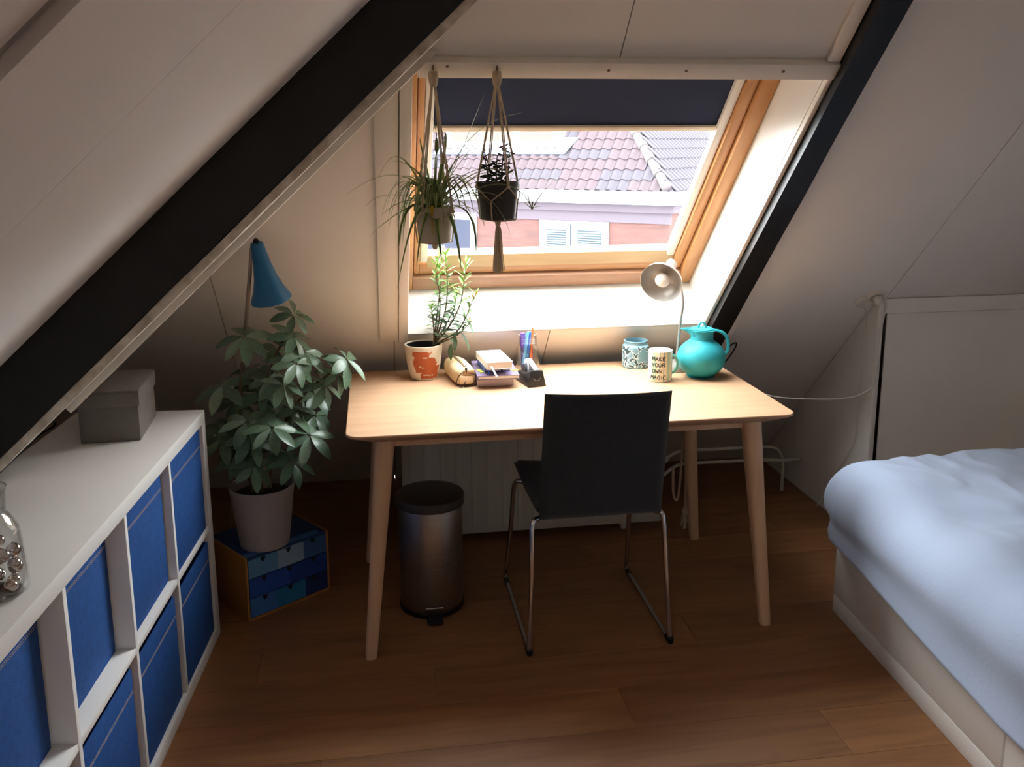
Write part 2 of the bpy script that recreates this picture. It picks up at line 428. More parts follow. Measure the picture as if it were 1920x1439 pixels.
for y0, y1 in ((LW[3], -1.788), (-1.778, -1.31), (-1.31, -0.27), (-0.27, 1.7)):
    p = lclip([(-2.63, y0+.001), (0.877, y0+.001), (0.877, y1-.001), (-2.63, y1-.001)])
    part('panel', G().prism(p, 0.0, 0.0108, lambda a, b, h: (a, b, h)), 'left_paint', wl)
tr = struct('trim_1', G().box(-2.55, -1.778, -0.012, 0.85, -1.40, -0.0002), 'left_paint', 'wide flat white board boxed onto the left roof slope', loc=(0, 0, 1.80), rot=LROT)

struct('ceiling', G().box(0.62, -4.4, 2.4, 3.6, -0.79, 2.55), 'ceiling_paint', 'flat ceiling above the camera')
struct('wall_right', G().box(3.6, -4.4, 0, 3.75, 1.7, 2.55), 'ceiling_paint', 'plain right wall beyond the bed')
struct('wall_front', G().box(-2.2, -4.55, 0, 3.75, -4.4, 2.55), 'ceiling_paint', 'plain wall behind the camera')
g = G().box(LW[0], LW[2], .13, LW[0]+.05, LW[3], .20).box(LW[1]-.05, LW[2], .13, LW[1], LW[3], .20).box(LW[0]+.05, LW[2], .13, LW[1]-.05, LW[2]+.05, .20).box(LW[0]+.05, LW[3]-.05, .13, LW[1]-.05, LW[3], .20)
w2 = struct('fill_window', g, 'white_paint', 'unseen roof window added in the left slope for fill light', loc=(0, 0, 1.80), rot=LROT)
part('pane', G().box(LW[0]+.05, LW[2]+.05, .168, LW[1]-.05, LW[3]-.05, .172), 'window_glass', w2)
for nm, b in (('a', (LW[0]-.001, LW[2], 0, LW[0]+.008, LW[3], .13)), ('b', (LW[1]-.008, LW[2], 0, LW[1]+.001, LW[3], .13)), ('c', (LW[0]+.008, LW[2]-.001, 0, LW[1]-.008, LW[2]+.008, .13)), ('d', (LW[0]+.008, LW[3]-.008, 0, LW[1]-.008, LW[3]+.001, .13))):
    part('reveal', G().box(*b), 'white_paint', w2)
pa = ((LW[0]+LW[1])/2, (LW[2]+LW[3])/2)
portal('sky_portal_left', (pa[0]*CT-.22*ST, pa[1], 1.80+pa[0]*ST+.22*CT), (0, -T, 0), LW[1]-LW[0], LW[3]-LW[2])
portal('sky_portal_roof', (0.775, K-1.85*Q+0.31*Q, 1.85*Q+0.31*Q), (math.radians(-45), 0, 0), 1.15, 1.3)

fl = struct('floor', G().box(-2.0, -4.5, -0.12, 3.7, 1.75, -0.009), 'floor_base', 'brown wood laminate floor')
PW, PL = 0.19, 1.38
pm = mesh_of(G().box(0.0004, 0.0004, -0.0088, PL-.0004, PW-.0004, 0.0), 'plank', 'floor_laminate', bevel=0.0005, seg=1)
row = 0; y = -4.4
while y < 1.6:
    off = (row*0.53) % PL
    x = -1.9-off
    while x < 3.5:
        link('plank', pm, fl, (x, y, 0)); x += PL
    y += PW; row += 1

# right knee wall with its cupboard front
kw = struct('wall_knee', G().prism([(0.62, 0), (1.60, 0), (0.62, 0.98)], 2.018, 2.036, lambda a, b, h: (h, a, b)), 'ceiling_paint', 'small triangular side wall under the slope beside the bed')
part('post', G().box(2.019, 0.612, 0, 2.040, 0.634, 0.975), 'ceiling_paint', kw, bevel=0.002)
part('panel', G().box(2.060, 0.620, 0, 3.6, 0.627, 0.925), 'ceiling_paint', kw, bevel=0.002)
part('top_rail', G().box(2.041, 0.605, 0.928, 3.6, 0.635, 0.985), 'ceiling_paint', kw, bevel=0.002)
part('inner_back', G().box(2.05, 1.0, 0, 3.6, 1.02, 0.55), 'dark_gap', kw)

# ------------------------------------------------------------------ beams and trim
def rough_bar(poly_fn, n, amp, seed):
    g = G()
    def pt(u, k):
        c = poly_fn(u)[k]; d = Vector(noise.noise_vector(Vector((u*9+seed, k*3.1, seed*1.7))))*amp
        return (c[0]+d.x*0.3, c[1]+d.y, c[2]+d.z)
    m = len(poly_fn(0))
    vs = [pt(j/n, k) for j in range(n+1) for k in range(m)]
    fs = [(j*m+k, j*m+(k+1) % m, (j+1)*m+(k+1) % m, (j+1)*m+k) for j in range(n) for k in range(m)]
    fs += [tuple(range(m-1, -1, -1)), tuple(range(n*m, n*m+m))]
    return g.add(vs, fs)
def lp(a, y, m): return Vector((a*CT-m*ST, y, 1.80+a*ST+m*CT))
def aend(y, m): return (K-.004-y-1.80-m*CT)/ST
def left_bar(y0, y1, m0, m1, a0, n=60, amp=0.002, seed=1, end=None):
    cs = [(y0, m0), (y1, m0), (y1, m1), (y0, m1)]
    def fn(u):
        return [lp(a0+(min(aend(y, m), 9)-a0)*u, y, m) for y, m in cs]
    return rough_bar(fn, n, amp, seed)
struct('roof_beam', left_bar(-0.325, -0.215, -0.147, -0.0002, -1.42, 70, 0.0022, 3), 'black_beam', 'thick black roof beam slanting across the upper left', smooth=30)
struct('trim_2', left_bar(-0.318, -0.24, -0.169, -0.1485, -1.295, 70, 0.0018, 5), 'chipped_white', 'chipped white batten under the thick black beam', smooth=30)
struct('trim_3', left_bar(-0.205, -0.155, -0.186, -0.150, -1.10, 50, 0.0008, 8), 'cream_trim', 'smooth cream batten just behind the thick black beam', smooth=30)
def sl_obj(name, g, m, label, bevel=0.0, smooth=None): return struct(name, g, m, label, loc=(0, K, 0), rot=SLOPE_ROT, bevel=bevel, smooth=smooth)
def rb(u):
    s = 0.80+(SMAX-0.80)*u
    return [(1.357, s, 0.0005), (1.437, s, 0.0005), (1.437, s, 0.052), (1.357, s, 0.052)]
g = rough_bar(lambda u: [Vector(p) for p in rb(u)], 60, 0.004, 21)
sl_obj('roof_beam', g, 'black_beam', 'narrow black roof beam slanting up right of the window', smooth=30)
sl_obj('trim_4', G().box(0.112, 1.235, 0.0003, 0.178, 2.50, 0.013), 'cream_trim', 'wide cream board left of the window', 0.002)
sl_obj('trim_5', G().box(0.181, 1.235, 0.0003, 0.214, 2.484, 0.020), 'cream_trim', 'narrow cream board bordering the window on its left', 0.002)
sl_obj('trim_6', G().box(1.341, 1.235, 0.0003, 1.3555, 2.484, 0.020), 'cream_trim', 'narrow cream strip between window and right beam', 0.002)
lin = sl_obj('trim_7', G().box(0.226, 2.486, 0.0003, 1.356, 2.538, 0.024), 'cream_trim', 'cream lintel board above the window', 0.002)
for x in (0.30, 0.72, 0.93, 1.20): part('screw', G().lathe([(0, 0.0258), (0.004, 0.0255), (0.0042, 0.024)], 8, (x, 2.525-.01*(x > .5), 0)), 'zip', lin)
sl_obj('trim_8', G().box(1.318, 2.541, 0.0003, 1.354, SMAX, 0.016), 'ceiling_paint', 'short pale board above the lintel beside the right beam', 0.002)
sl_obj('trim_9', G().hexa([(1.440, 0.93, 0.0005), (1.475, 0.93, 0.0005), (1.475, 1.34, 0.0005), (1.440, 1.41, 0.0005)], [(1.440, 0.93, 0.03), (1.475, 0.93, 0.03), (1.475, 1.34, 0.03), (1.440, 1.41, 0.03)]), 'ceiling_paint', 'pale board at the foot of the right beam', 0.002)

# ------------------------------------------------------------------ roof window (local: x, s, m with m = into the room)
wn = sempty('window_1', (0, K, 0), SLOPE_ROT, 'pine framed pivoting roof window above the desk')
def wp(name, b, m, bevel=0.002, parent=wn, label=None):
    return part(name, G().box(*b), m, parent, bevel=bevel, label=label)
D = -0.26
wp('reveal', (OX1, OS0-.012, D, OX1+.0115, OS1+.012, 0.0), 'white_paint', 0, label='white right reveal board')
wp('reveal', (OX0-.0115, OS0-.012, D, OX0, OS1+.012, 0.0), 'white_paint', 0, label='white left reveal board')
wp('reveal', (OX0, OS0-.0115, D, OX1, OS0, 0.001), 'white_paint', 0, label='white bottom reveal board')
wp('reveal', (OX0, OS1, D, OX1, OS1+.0115, 0.0), 'white_paint', 0, label='white top reveal board')
# fixed outer frame
wp('frame', (1.287, OS0+.002, -0.29, OX1-.001, OS1-.002, -0.195), 'pine', 0.004)
wp('frame', (OX0+.001, OS0+.002, -0.29, 0.242, OS1-.002, -0.195), 'pine', 0.004)
wp('frame', (0.242, OS1-.05, -0.29, 1.287, OS1-.002, -0.195), 'pine_rail', 0.004)
wp('sill', (0.242, OS0+.002, -0.29, 1.287, 1.340, -0.195), 'sill_wood', 0.006)
# pivoting sash
sash = part('sash', G().box(1.247, 1.345, -0.30, 1.283, 2.43, -0.212).box(0.245, 1.345, -0.30, 0.266, 2.43, -0.212).box(0.266, 2.39, -0.30, 1.247, 2.43, -0.212), 'pine', wn, bevel=0.004)
part('bottom_rail', G().box(0.266, 1.345, -0.30, 1.247, 1.382, -0.212), 'pine_rail', sash, bevel=0.004)
part('glazing_bead', G().prism([(-0.212, 1.3825), (-0.268, 1.3825), (-0.268, 1.425), (-0.236, 1.425)], 0.296, 1.247, lambda a, b, h: (h, b, a)), 'pine_light', sash)
part('glazing_bead', G().box(1.240, 1.425, -0.268, 1.2465, 2.39, -0.240), 'dark_gap', sash)
part('pane', G().box(0.266, 1.383, -0.274, 1.247, 2.39, -0.270), 'window_glass', sash)
bl = thing('roller_blind', 'dark navy roller blind half lowered over the roof window', 'blind', (0, K, 0)); bl.rotation_euler = SLOPE_ROT
part('fabric', G().box(0.296, 2.072, -0.2405, 1.216, 2.40, -0.2395), 'blind_fabric', bl)
part('bottom_bar', G().box(0.296, 2.052, -0.248, 1.216, 2.072, -0.230), 'blind_bar', bl, bevel=0.004)
for x0, x1 in ((0.268, 0.296), (1.216, 1.245)): part('side_rail', G().box(x0, 1.40, -0.255, x1, 2.40, -0.226), 'blind_rail', bl, bevel=0.003)
part('cassette', G().box(0.268, 2.40, -0.27, 1.245, 2.46, -0.20), 'blind_rail', bl, bevel=0.006)

# ------------------------------------------------------------------ desk
TOP = 0.74
dk = thing('desk', 'light ash desk with rounded corners and four tapered legs under the window', 'desk', (0.70, 0.39, 0))
g = G(); cx, cy = 0.70, 0.39
rings = []
for inset, z, r in ((0.048, TOP-.034, 0.05), (0.004, TOP-.011, 0.045), (0.0, TOP-.007, 0.045), (0.0, TOP-.002, 0.045), (0.002, TOP, 0.043)):
    rings.append([(a-cx, b-cy, z) for a, b in rrect(inset, inset, 1.40-inset, 0.78-inset, r, 8)])
n = len(rings[0])
vs = [v for rg in rings for v in rg]
fs = [(j*n+i, j*n+(i+1) % n, (j+1)*n+(i+1) % n, (j+1)*n+i) for j in range(len(rings)-1) for i in range(n)]+[tuple(range(n-1, -1, -1)), tuple(range((len(rings)-1)*n, len(rings)*n))]
part('tabletop', g.add(vs, fs), 'ash_veneer', dk, smooth=25)
part('under_frame', G().box(-.58, -.30, TOP-.064, .58, -.27, TOP-.0345).box(-.58, .27, TOP-.064, .58, .30, TOP-.0345).box(-.58, -.27, TOP-.064, -.55, .27, TOP-.0345).box(.55, -.27, TOP-.064, .58, .27, TOP-.0345), 'ash_leg', dk)
for sx in (-1, 1):
    for sy in (-1, 1):
        t = Vector((sx*(0.70-0.116), sy*(0.39-0.095), TOP-.0345)); b = Vector((sx*(0.70-0.050), sy*(0.39-0.055), 0))
        g = G(); pts = [b, b.lerp(t, 0.02), b.lerp(t, 0.5), b.lerp(t, 0.93), t]; rr = [0.017, 0.0185, 0.024, 0.0295, 0.031]
        m_ = 20; vs = []
        for p, r in zip(pts, rr):
            for j in range(m_):
                a = 2*PI*j/m_; c, s = math.cos(a), math.sin(a); k = r/((abs(c)**3.2+abs(s)**3.2)**(1/3.2)); vs.append((p.x+k*c, p.y+k*s, p.z))
        fs = [(j*m_+i, j*m_+(i+1) % m_, (j+1)*m_+(i+1) % m_, (j+1)*m_+i) for j in range(4) for i in range(m_)]+[tuple(range(m_-1, -1, -1)), tuple(range(4*m_, 5*m_))]
        part('leg', g.add(vs, fs), 'ash_leg', dk, smooth=40)

# ------------------------------------------------------------------ chair
ch = thing('desk_chair', 'dark grey upholstered chair with chrome sled legs pushed up to the desk', 'chair', (0.77, 0.24, 0))
def cushion(fn, nu, nv, th, nrm_fn):
    """closed padded slab: fn(u,v) centre point, nrm_fn(u,v) thickness direction"""
    g = G()
    def edge(u): return (max(0.0, 1-abs(2*u-1)**14))**0.5
    def top(u, v): return Vector(fn(u, v))+Vector(nrm_fn(u, v))*(th/2*min(edge(u), edge(v)))
    def bot(u, v): return Vector(fn(u, v))-Vector(nrm_fn(u, v))*(th/2*min(edge(u), edge(v)))
    g.grid(top, nu, nv); g.grid(lambda u, v: bot(1-u, v), nu, nv)
    return g
def seatf(u, v):     # v 0 rear .. 1 front
    x = -0.205+0.41*u; y = -0.225+0.43*v
    return (x*(1.0-0.03*(1-v)), y, 0.452+0.014*v-0.012*math.sin(PI*v)+0.012*(2*u-1)**2-0.02*max(0, v-.85)**1*2)
part('seat', cushion(seatf, 26, 26, 0.038, lambda u, v: (0, 0, 1)), 'chair_fabric', ch, smooth=60)
def backf(u, v):     # v 0 bottom .. 1 top
    hw = 0.194+0.002*v
    x = (2*u-1)*hw; curve = 0.022*(2*u-1)**2
    y = -0.225-0.055*v**1.2+curve*v-0.004
    return (x+0.012*v, y, 0.440+0.407*v-0.004*(2*u-1)*v)
part('backrest', cushion(backf, 26, 30, 0.034, lambda u, v: (0, 1, 0.1)), 'chair_fabric', ch, smooth=60)
for sx in (-1, 1):
    X = sx*0.229; xi = sx*0.19
    pts = [(xi*0.9, 0.13, 0.432), (xi, 0.13, 0.428), (X-sx*.018, 0.150, 0.41), (X-sx*.012, 0.19, 0.25), (X, 0.252, 0.024), (X, 0.255, 0.011), (X, 0.242, 0.009),
           (X, 0.0, 0.009), (X, -0.238, 0.009), (X, -0.252, 0.012), (X, -0.249, 0.026), (X-sx*.012, -0.228, 0.25), (X-sx*.018, -0.205, 0.41), (xi, -0.190, 0.428), (xi*0.9, -0.190, 0.432)]
    lg = part('leg', G().tube(smooth_path(pts, 5), 0.0082, 10), 'chrome', ch, smooth=60)
    part('foot_cap', G().tube([(X, -0.225, 0.0092), (X, -0.258, 0.0105), (X, -0.2585, 0.022)], 0.0105, 10), 'black_plastic', lg, smooth=60)
    part('foot_cap', G().tube([(X, 0.235, 0.0098), (X, 0.205, 0.0098)], 0.0097, 10), 'black_plastic', lg, smooth=60)
for y in (.13, -.19): part('cross_bar', G().tube([(-0.17, y, 0.430), (0.17, y, 0.430)], 0.007, 8), 'chrome', ch, smooth=60)

# ------------------------------------------------------------------ pedal bin
bn = thing('pedal_bin', 'round brushed steel pedal bin with dark lid under the desk', 'waste bin', (0.262, 0.365, 0))
part('body', G().lathe([(0, 0.012), (0.106, 0.012), (0.108, 0.016), (0.111, 0.37), (0.109, 0.375), (0, 0.375)], 48), 'steel', bn, smooth=40)
part('base_ring', G().lathe([(0, 0), (0.108, 0), (0.112, 0.004), (0.112, 0.016), (0.107, 0.0165)], 48), 'black_plastic', bn, smooth=40)
part('lid', G().lathe([(0.113, 0.376), (0.118, 0.378), (0.119, 0.402), (0.115, 0.409), (0.10, 0.414), (0.06, 0.420), (0, 0.422)], 48), 'bin_lid', bn, smooth=35)
part('pedal', G().box(-0.026, -0.158, 0.004, 0.026, -0.105, 0.013), 'black_plastic', bn, bevel=0.003)
part('pedal_trim', G().box(-0.030, -0.1135, 0.034, 0.032, -0.1085, 0.042), 'chrome', bn, bevel=0.002)

# ------------------------------------------------------------------ radiator, pipes
rd = thing('radiator', 'flat white panel radiator under the desk', 'radiator', (0.715, 0.86, 0))
part('panel', G().box(-0.535, -0.02, 0.03, 0.535, 0.0, 0.62), 'radiator_white', rd, bevel=0.006)
for k in range(17):
    x = -0.50+k*0.0625
    part('rib', G().prism([(x-.010, -.0199), (x+.010, -.0199), (x+.006, -.0225), (x-.006, -.0225)], 0.06, 0.59, lambda a, b, h: (a, b, h)), 'radiator_white', rd)
part('rear_panel', G().box(-0.53, 0.05, 0.04, 0.53, 0.065, 0.61), 'radiator_white', rd, bevel=0.004)
part('top_grille', G().box(-0.53, -0.018, 0.621, 0.53, 0.065, 0.63), 'radiator_white', rd, bevel=0.002)
for x in (-.385, .385): part('bracket', G().box(x-.015, 0.0, 0.0, x+.015, 0.05, 0.30), 'radiator_white', rd)
hp = thing('heating_pipe', 'pair of thin white heating pipes running right of the radiator', 'pipe', (1.6, 1.15, 0))
P1 = [(1.262, 0.90, 0.27), (1.30, 0.95, 0.262), (1.42, 1.10, 0.235), (1.60, 1.13, 0.225), (1.83, 1.14, 0.220), (1.90, 1.15, 0.20), (1.925, 1.15, 0.15), (1.93, 1.15, 0.09), (1.93, 1.15, 0.0)]
P2 = [(1.262, 0.90, 0.20), (1.30, 0.95, 0.196), (1.42, 1.10, 0.175), (1.60, 1.13, 0.165), (1.82, 1.14, 0.158), (1.925, 1.145, 0.148), (2.012, 1.15, 0.146)]
for P in (P1, P2): part('pipe', G().tube(smooth_path(P, 5), 0.0075, 8), 'radiator_white', hp, smooth=60, world=True)
part('valve', G().tube([(1.256, 0.885, 0.27), (1.30, 0.95, 0.262)], 0.014, 10), 'radiator_white', hp, smooth=60, world=True)

cb = thing('hanging_cord', 'loose pale cords with a frayed tassel hanging beside the rear desk leg', 'cord', (1.318, 0.735, 0))
for k, P in enumerate([[(1.326, .735, .675), (1.322, .735, .45), (1.320, .735, .30), (1.318, .735, .16), (1.316, .735, .11)], [(1.312, .738, .675), (1.310, .736, .40), (1.313, .735, .2), (1.314, .735, .11)],
           [(1.300, .74, .675), (1.296, .74, .43), (1.292, .74, .30), (1.284, .74, .18), (1.272, .74, .165), (1.264, .745, .20), (1.262, .75, .3)]]):
    part('cord', G().tube(smooth_path(P, 6), 0.0055, 7), 'macrame', cb, smooth=60, world=True)
part('knot', G().ball((1.316, .735, .115), 0.016, 10, 7, (1, 1, 1.2)), 'macrame', cb, smooth=60, world=True)
g = G()
for k in range(22):
    a = rnd(0, 2*PI); r = rnd(0.004, 0.022)
    g.tube([(1.316+.005*math.cos(a), .735+.005*math.sin(a), .11), (1.316+r*.8*math.cos(a), .735+r*.8*math.sin(a), .085), (1.316+r*math.cos(a), .735+r*math.sin(a), rnd(.04, .06))], 0.0022, 5)
part('tassel', g, 'macrame', cb, smooth=60, world=True)

# ------------------------------------------------------------------ cube shelving with denim boxes
KA = -0.0729
kx = thing('shelving_unit', 'long low white cube shelving unit with two rows of compartments', 'shelf', (-0.4413, 0.2786, 0), KA)
KD, KL, KH, KT, KC, KV = 0.39, 1.466, 0.765, 0.038, 0.335, 0.016
part('top_board', G().box(-KD, -KL, KH-KT, 0, 0, KH), 'kallax_white', kx, bevel=0.0012)
part('bottom_board', G().box(-KD, -KL+KT, 0, 0, -KT, KT), 'kallax_white', kx, bevel=0.0012)
for y in (-KT, -KL): part('side_panel', G().box(-KD, y, 0, 0, y+KT, KH-KT), 'kallax_white', kx, bevel=0.0012)
cells = []
for c in range(4):
    y1 = -KT-c*(KC+KV)
    if c: part('divider', G().box(-KD, y1, KT, -0.001, y1+KV, KH-KT), 'kallax_white', kx, bevel=0.0008)
    part('shelf_board', G().box(-KD, y1-KC, KT+KC+.002, -0.002, y1, KT+KC+.018), 'kallax_white', kx, bevel=0.0008)
    cells.append((y1-KC, y1))
Rk = Matrix.Translation(Vector((-0.4413, 0.2786, 0))) @ Matrix.Rotation(KA, 4, 'Z')
denim_lbl = [['denim blue storage box in the top compartment nearest the leafy plant', 'denim blue storage box in the bottom compartment nearest the leafy plant'],
             ['denim blue storage box in the top row, second from the leafy plant', 'denim blue storage box in the bottom row, second from the leafy plant'],
             ['denim blue storage box in the top row, third from the leafy plant', 'denim blue storage box in the bottom row, third from the leafy plant'],
             ['denim blue storage box cut by the left photo edge, top row', 'denim blue storage box cut by the left photo edge, bottom row']]
rec = [[0.008, 0.006], [0.022, 0.010], [0.045, 0.012], [0.050, 0.014]]
for c, (ya, yb) in enumerate(cells):
    for rw in (0, 1):
        zb = KT+KC+.0182 if rw == 0 else KT+.0002
        hh = KC-.006 if rw == 0 else KC-.028
        d = rec[c][rw]; wid = 0.318
        yc = (ya+yb)/2-0.002*rw
        loc = Rk @ Vector((-d-0.18, yc, zb))
        bx = thing('storage_box', denim_lbl[c][rw], 'storage box', loc, KA, 'denim boxes in the shelving unit')
        g = G(); th = 0.006
        g.box(-.165, -wid/2, 0, .18, wid/2, th).box(.18-th, -wid/2, th, .18, wid/2, hh).box(-.165, -wid/2, th, -.165+th, wid/2, hh).box(-.165+th, -wid/2, th, .18-th, -wid/2+th, hh).box(-.165+th, wid/2-th, th, .18-th, wid/2, hh)
        part('body', g, 'denim', bx, bevel=0.003)
        g = G()
        for zz in (hh-.055, hh-.0595):
            y = -wid/2+.006
            while y < wid/2-.01:
                g.box(.1798, y, zz, .1808, y+.0062, zz+.0009); y += 0.0085
        part('stitching', g, 'stitch', bx, kind='stuff')

# grey lidded box
gb = thing('lidded_box', 'grey cardboard box with lid on top of the shelving unit', 'box', (-0.648, 0.105, KH), 0.05)
part('body', G().box(-.079, -.112, 0, .079, .125, .134), 'grey_card', gb, bevel=0.003)
g = G().box(-.0845, -.118, .102, .0845, .131, .148)
part('lid', G().box(-.0845, -.118, .142, .0845, .131, .148).box(-.0845, -.118, .102, .0845, -.1125, .142).box(-.0845, .1255, .102, .0845, .131, .142).box(-.0845, -.1125, .102, -.0795, .1255, .142).box(.0795, -.1125, .102, .0845, .1255, .142), 'grey_card', gb, bevel=0.002)

# glass jar with silver baubles
JC = Vector((-0.612, -0.885, KH))
jr = thing('glass_jar', 'clear glass jar of silver baubles at the left edge of the shelving unit', 'jar', JC)
prof = [(0, 0.001), (.052, .001), (.060, .008), (.061, .03), (.058, .075), (.055, .11), (.052, .128), (.040, .150), (.034, .158), (.036, .166), (.037, .190), (.036, .196)]
inn = [(r-.003, z) for r, z in reversed(prof[2:])]+[(.050, .007), (0, .006)]
part('body', G().lathe(prof+inn, 48), 'jar_glass', jr, smooth=50)
part('stopper', G().lathe([(0, .186), (.030, .186), (.030, .1975), (.039, .198), (.040, .206), (.025, .214), (.014, .222), (.020, .236), (.014, .248), (0, .251)], 32), 'jar_glass', jr, smooth=50)
balls = []
tries = 0
while len(balls) < 24 and tries < 6000:
    tries += 1
    r = rnd(.0115, .0145); a = rnd(0, 2*PI); d = rnd(0, .0545-r)
    x, y = d*math.cos(a), d*math.sin(a)
    z = .0075+r
    for (bx_, by_, bz_, br_) in balls:
        h2 = (r+br_)**2-(x-bx_)**2-(y-by_)**2
        if h2 > 0: z = max(z, bz_+math.sqrt(h2))
    if z < .0105+.022*(1+len(balls)//8)+.012: balls.append((x, y, z, r))
for x, y, z, r in balls:
    single('bauble', G().lathe([(r*math.sin(PI*i/10), r-r*math.cos(PI*i/10)) for i in range(11)]+[(0.002, 2*r), (0.002, 2*r+.002), (0, 2*r+.002)], 16), 'silver_ball', 'small silver bauble heaped inside the clear glass jar', 'bauble', JC+Vector((x, y, z-r)), smooth=60, group='silver baubles in the jar', world=False)
single('power_cable', G().tube(smooth_path([(-0.857, .20, .7685), (-0.850, .165, .7685), (-0.862, .06, .7685), (-0.858, -.12, .7685), (-0.852, -.25, .7685)], 6), 0.003, 6), 'cable_black', 'thin black cable lying along the back of the shelving unit', 'cable', (-0.857, .0, KH), smooth=60)

# ------------------------------------------------------------------ blue patchwork chest of drawers under the plant
CA = math.radians(36.4)
cc = Vector((-0.357, 0.33, 0))+Vector((math.cos(CA), math.sin(CA), 0))*0.1625+Vector((-math.sin(CA), math.cos(CA), 0))*0.13
cd_ = thing('drawer_chest', 'small patchwork blue mini chest of drawers under the leafy plant', 'drawers', cc, CA)
W2, DP, HC = 0.1625, 0.13, 0.228
for sx in (-1, 1): part('side_board', G().box(sx*W2, -DP, 0, sx*(W2-.008), DP, HC), 'card_wood', cd_, bevel=0.001)
part('bottom_board', G().box(-W2+.008, -DP, 0, W2-.008, DP, .008), 'card_wood', cd_)
part('back_board', G().box(-W2+.008, DP-.006, .008, W2-.008, DP, HC-.008), 'card_wood', cd_)
part('top_board', G().box(-W2+.008, -DP+.003, HC-.008, W2-.008, DP, HC-.0005), 'card_t', cd_)
part('top_stripe', G().box(-W2+.010, -DP+.006, HC-.0004, W2-.030, -DP+.036, HC), 'card_c', cd_)
rowcol = [[('a', .36), ('b', .34), ('h', .30)], [('d', .5), ('e', .5)], [('c', .33), ('f', .37), ('g', .30)]]
hr = (HC-.018)/3
for r, cols in enumerate(rowcol):
    z1 = HC-.010-r*hr; z0 = z1-hr+.004
    dr = part('drawer', G().box(-W2+.010, -DP+.004, z0, W2-.010, DP-.02, z1), 'card_t', cd_)
    x = -W2+.010; wf = 2*W2-.020
    for cn, frac in cols:
        part('front_patch', G().box(x, -DP-.001, z0, x+wf*frac-.0006, -DP+.0039, z1), 'card_'+cn, dr); x += wf*frac
    for hx in (-.098, 0.0, .098):
        part('finger_hole', G().prism([(hx+.009*math.cos(-PI*k/8), z1-.001+.016*math.sin(-PI*k/8)) for k in range(8, -1, -1)], -DP-.0022, -DP-.0011, lambda a, b, h: (a, h, b)), 'ink', dr)

# ------------------------------------------------------------------ umbrella plant
def leaf_mesh(name, L, W, mats, fold=0.18, droop=0.12, n=6):
    """one leaf along +X from the origin, rounded tip, gently folded and drooping"""
    g = G(); vs = []; th = 0.0006
    prof = [0.10, 0.55, 0.85, 1.0, 0.92, 0.66, 0.16]
    for side in (0, 1):
        for i in range(n+1):
            t = i/n; w_ = W/2*prof[round(t*6)] if n == 6 else W/2*math.sin(PI*min(1, max(.03, t**0.8)))
            z = -droop*L*t*t
            for k in (-1, 0, 1): vs.append((L*t, k*w_, z+abs(k)*fold*w_-(th if side else 0)))
    fs = []
    m = (n+1)*3
    for i in range(n):
        for k in range(2):
            a = i*3+k; fs.append((a, a+3, a+4, a+1)); fs.append((m+a, m+a+1, m+a+4, m+a+3))
        fs.append((i*3, m+i*3, m+i*3+3, i*3+3)); fs.append((i*3+2, i*3+5, m+i*3+5, m+i*3+2))
    fs.append((0, 1, m+1, m)); fs.append((1, 2, m+2, m+1)); e = n*3
    fs.append((e, m+e, m+e+1, e+1)); fs.append((e+1, m+e+1, m+e+2, e+2))
    return mesh_of(g.add(vs, fs), name, mats, smooth=70)
SP = Vector((-0.305, 0.455, HC))
up = thing('umbrella_plant', 'large umbrella plant with fingered leaves in a pale grey pot', 'potted plant', SP)
part('pot', G().lathe([(0, 0), (.080, 0), (.083, .003), (.098, .12), (.107, .196), (.109, .200), (.109, .214), (.104, .215), (.102, .20), (.099, .178), (0, .178)], 48), 'pot_grey', up, smooth=35)
part('soil', G().lathe([(.0985, .1785), (.06, .186), (0, .188)], 32), 'soil', up, smooth=60)
part('plant_label', G().box(-.028, .028, .185, .03, .030, .262), 'cork_cream', up, bevel=0.001)
CL = [(-0.319, 0.36, 0.978, 0.08), (-0.16, 0.38, 1.041, 0.06), (-0.165, 0.4, 0.962, 0.072), (-0.135, 0.4, 0.911, 0.075), (-0.159, 0.34, 0.887, 0.071), (-0.001, 0.42, 0.876, 0.072), (-0.028, 0.4, 0.836, 0.058), (-0.2, 0.33, 0.822, 0.064), (-0.255, 0.42, 0.821, 0.062), (-0.408, 0.42, 0.802, 0.081), (-0.073, 0.4, 0.793, 0.065), (-0.237, 0.27, 0.699, 0.074), (-0.125, 0.3, 0.658, 0.075), (-0.319, 0.31, 0.71, 0.071), (-0.112, 0.42, 0.685, 0.059), (-0.157, 0.44, 0.704, 0.063), (-0.378, 0.5, 0.722, 0.076), (-0.313, 0.34, 0.646, 0.073), (-0.188, 0.36, 0.549, 0.066), (-0.312, 0.36, 0.542, 0.063), (-0.423, 0.46, 0.659, 0.079), (-0.415, 0.4, 0.628, 0.071), (-0.283, 0.46, 0.76, 0.067), (-0.221, 0.5, 0.714, 0.068), (-0.359, 0.42, 0.59, 0.075), (-0.370, 0.4, 0.559, 0.064), (-0.249, 0.48, 0.56, 0.069), (-0.306, 0.5, 0.84, 0.071), (-0.118, 0.52, 0.732, 0.064), (-0.23, 0.48, 0.906, 0.063)]
stems = [[(0.0, 0, .18), (-.01, -.02, .36), (.02, -.03, .52), (.07, -.05, .66), (.13, -.07, .77)], [(.02, .02, .18), (.05, .01, .34), (.11, .0, .46), (.18, -.02, .55), (.25, -.03, .60)], [(-.03, .0, .18), (-.05, -.02, .34), (-.05, -.04, .50), (-.03, -.07, .66)]]
stem_pts = []
for s in stems:
    pth = smooth_path(s, 6); stem_pts += [p for p in pth if p.z > 0.24]
    part('stem', G().tube(pth, [0.007-0.004*i/len(pth) for i in range(len(pth))], 7), 'bark', up, smooth=60)
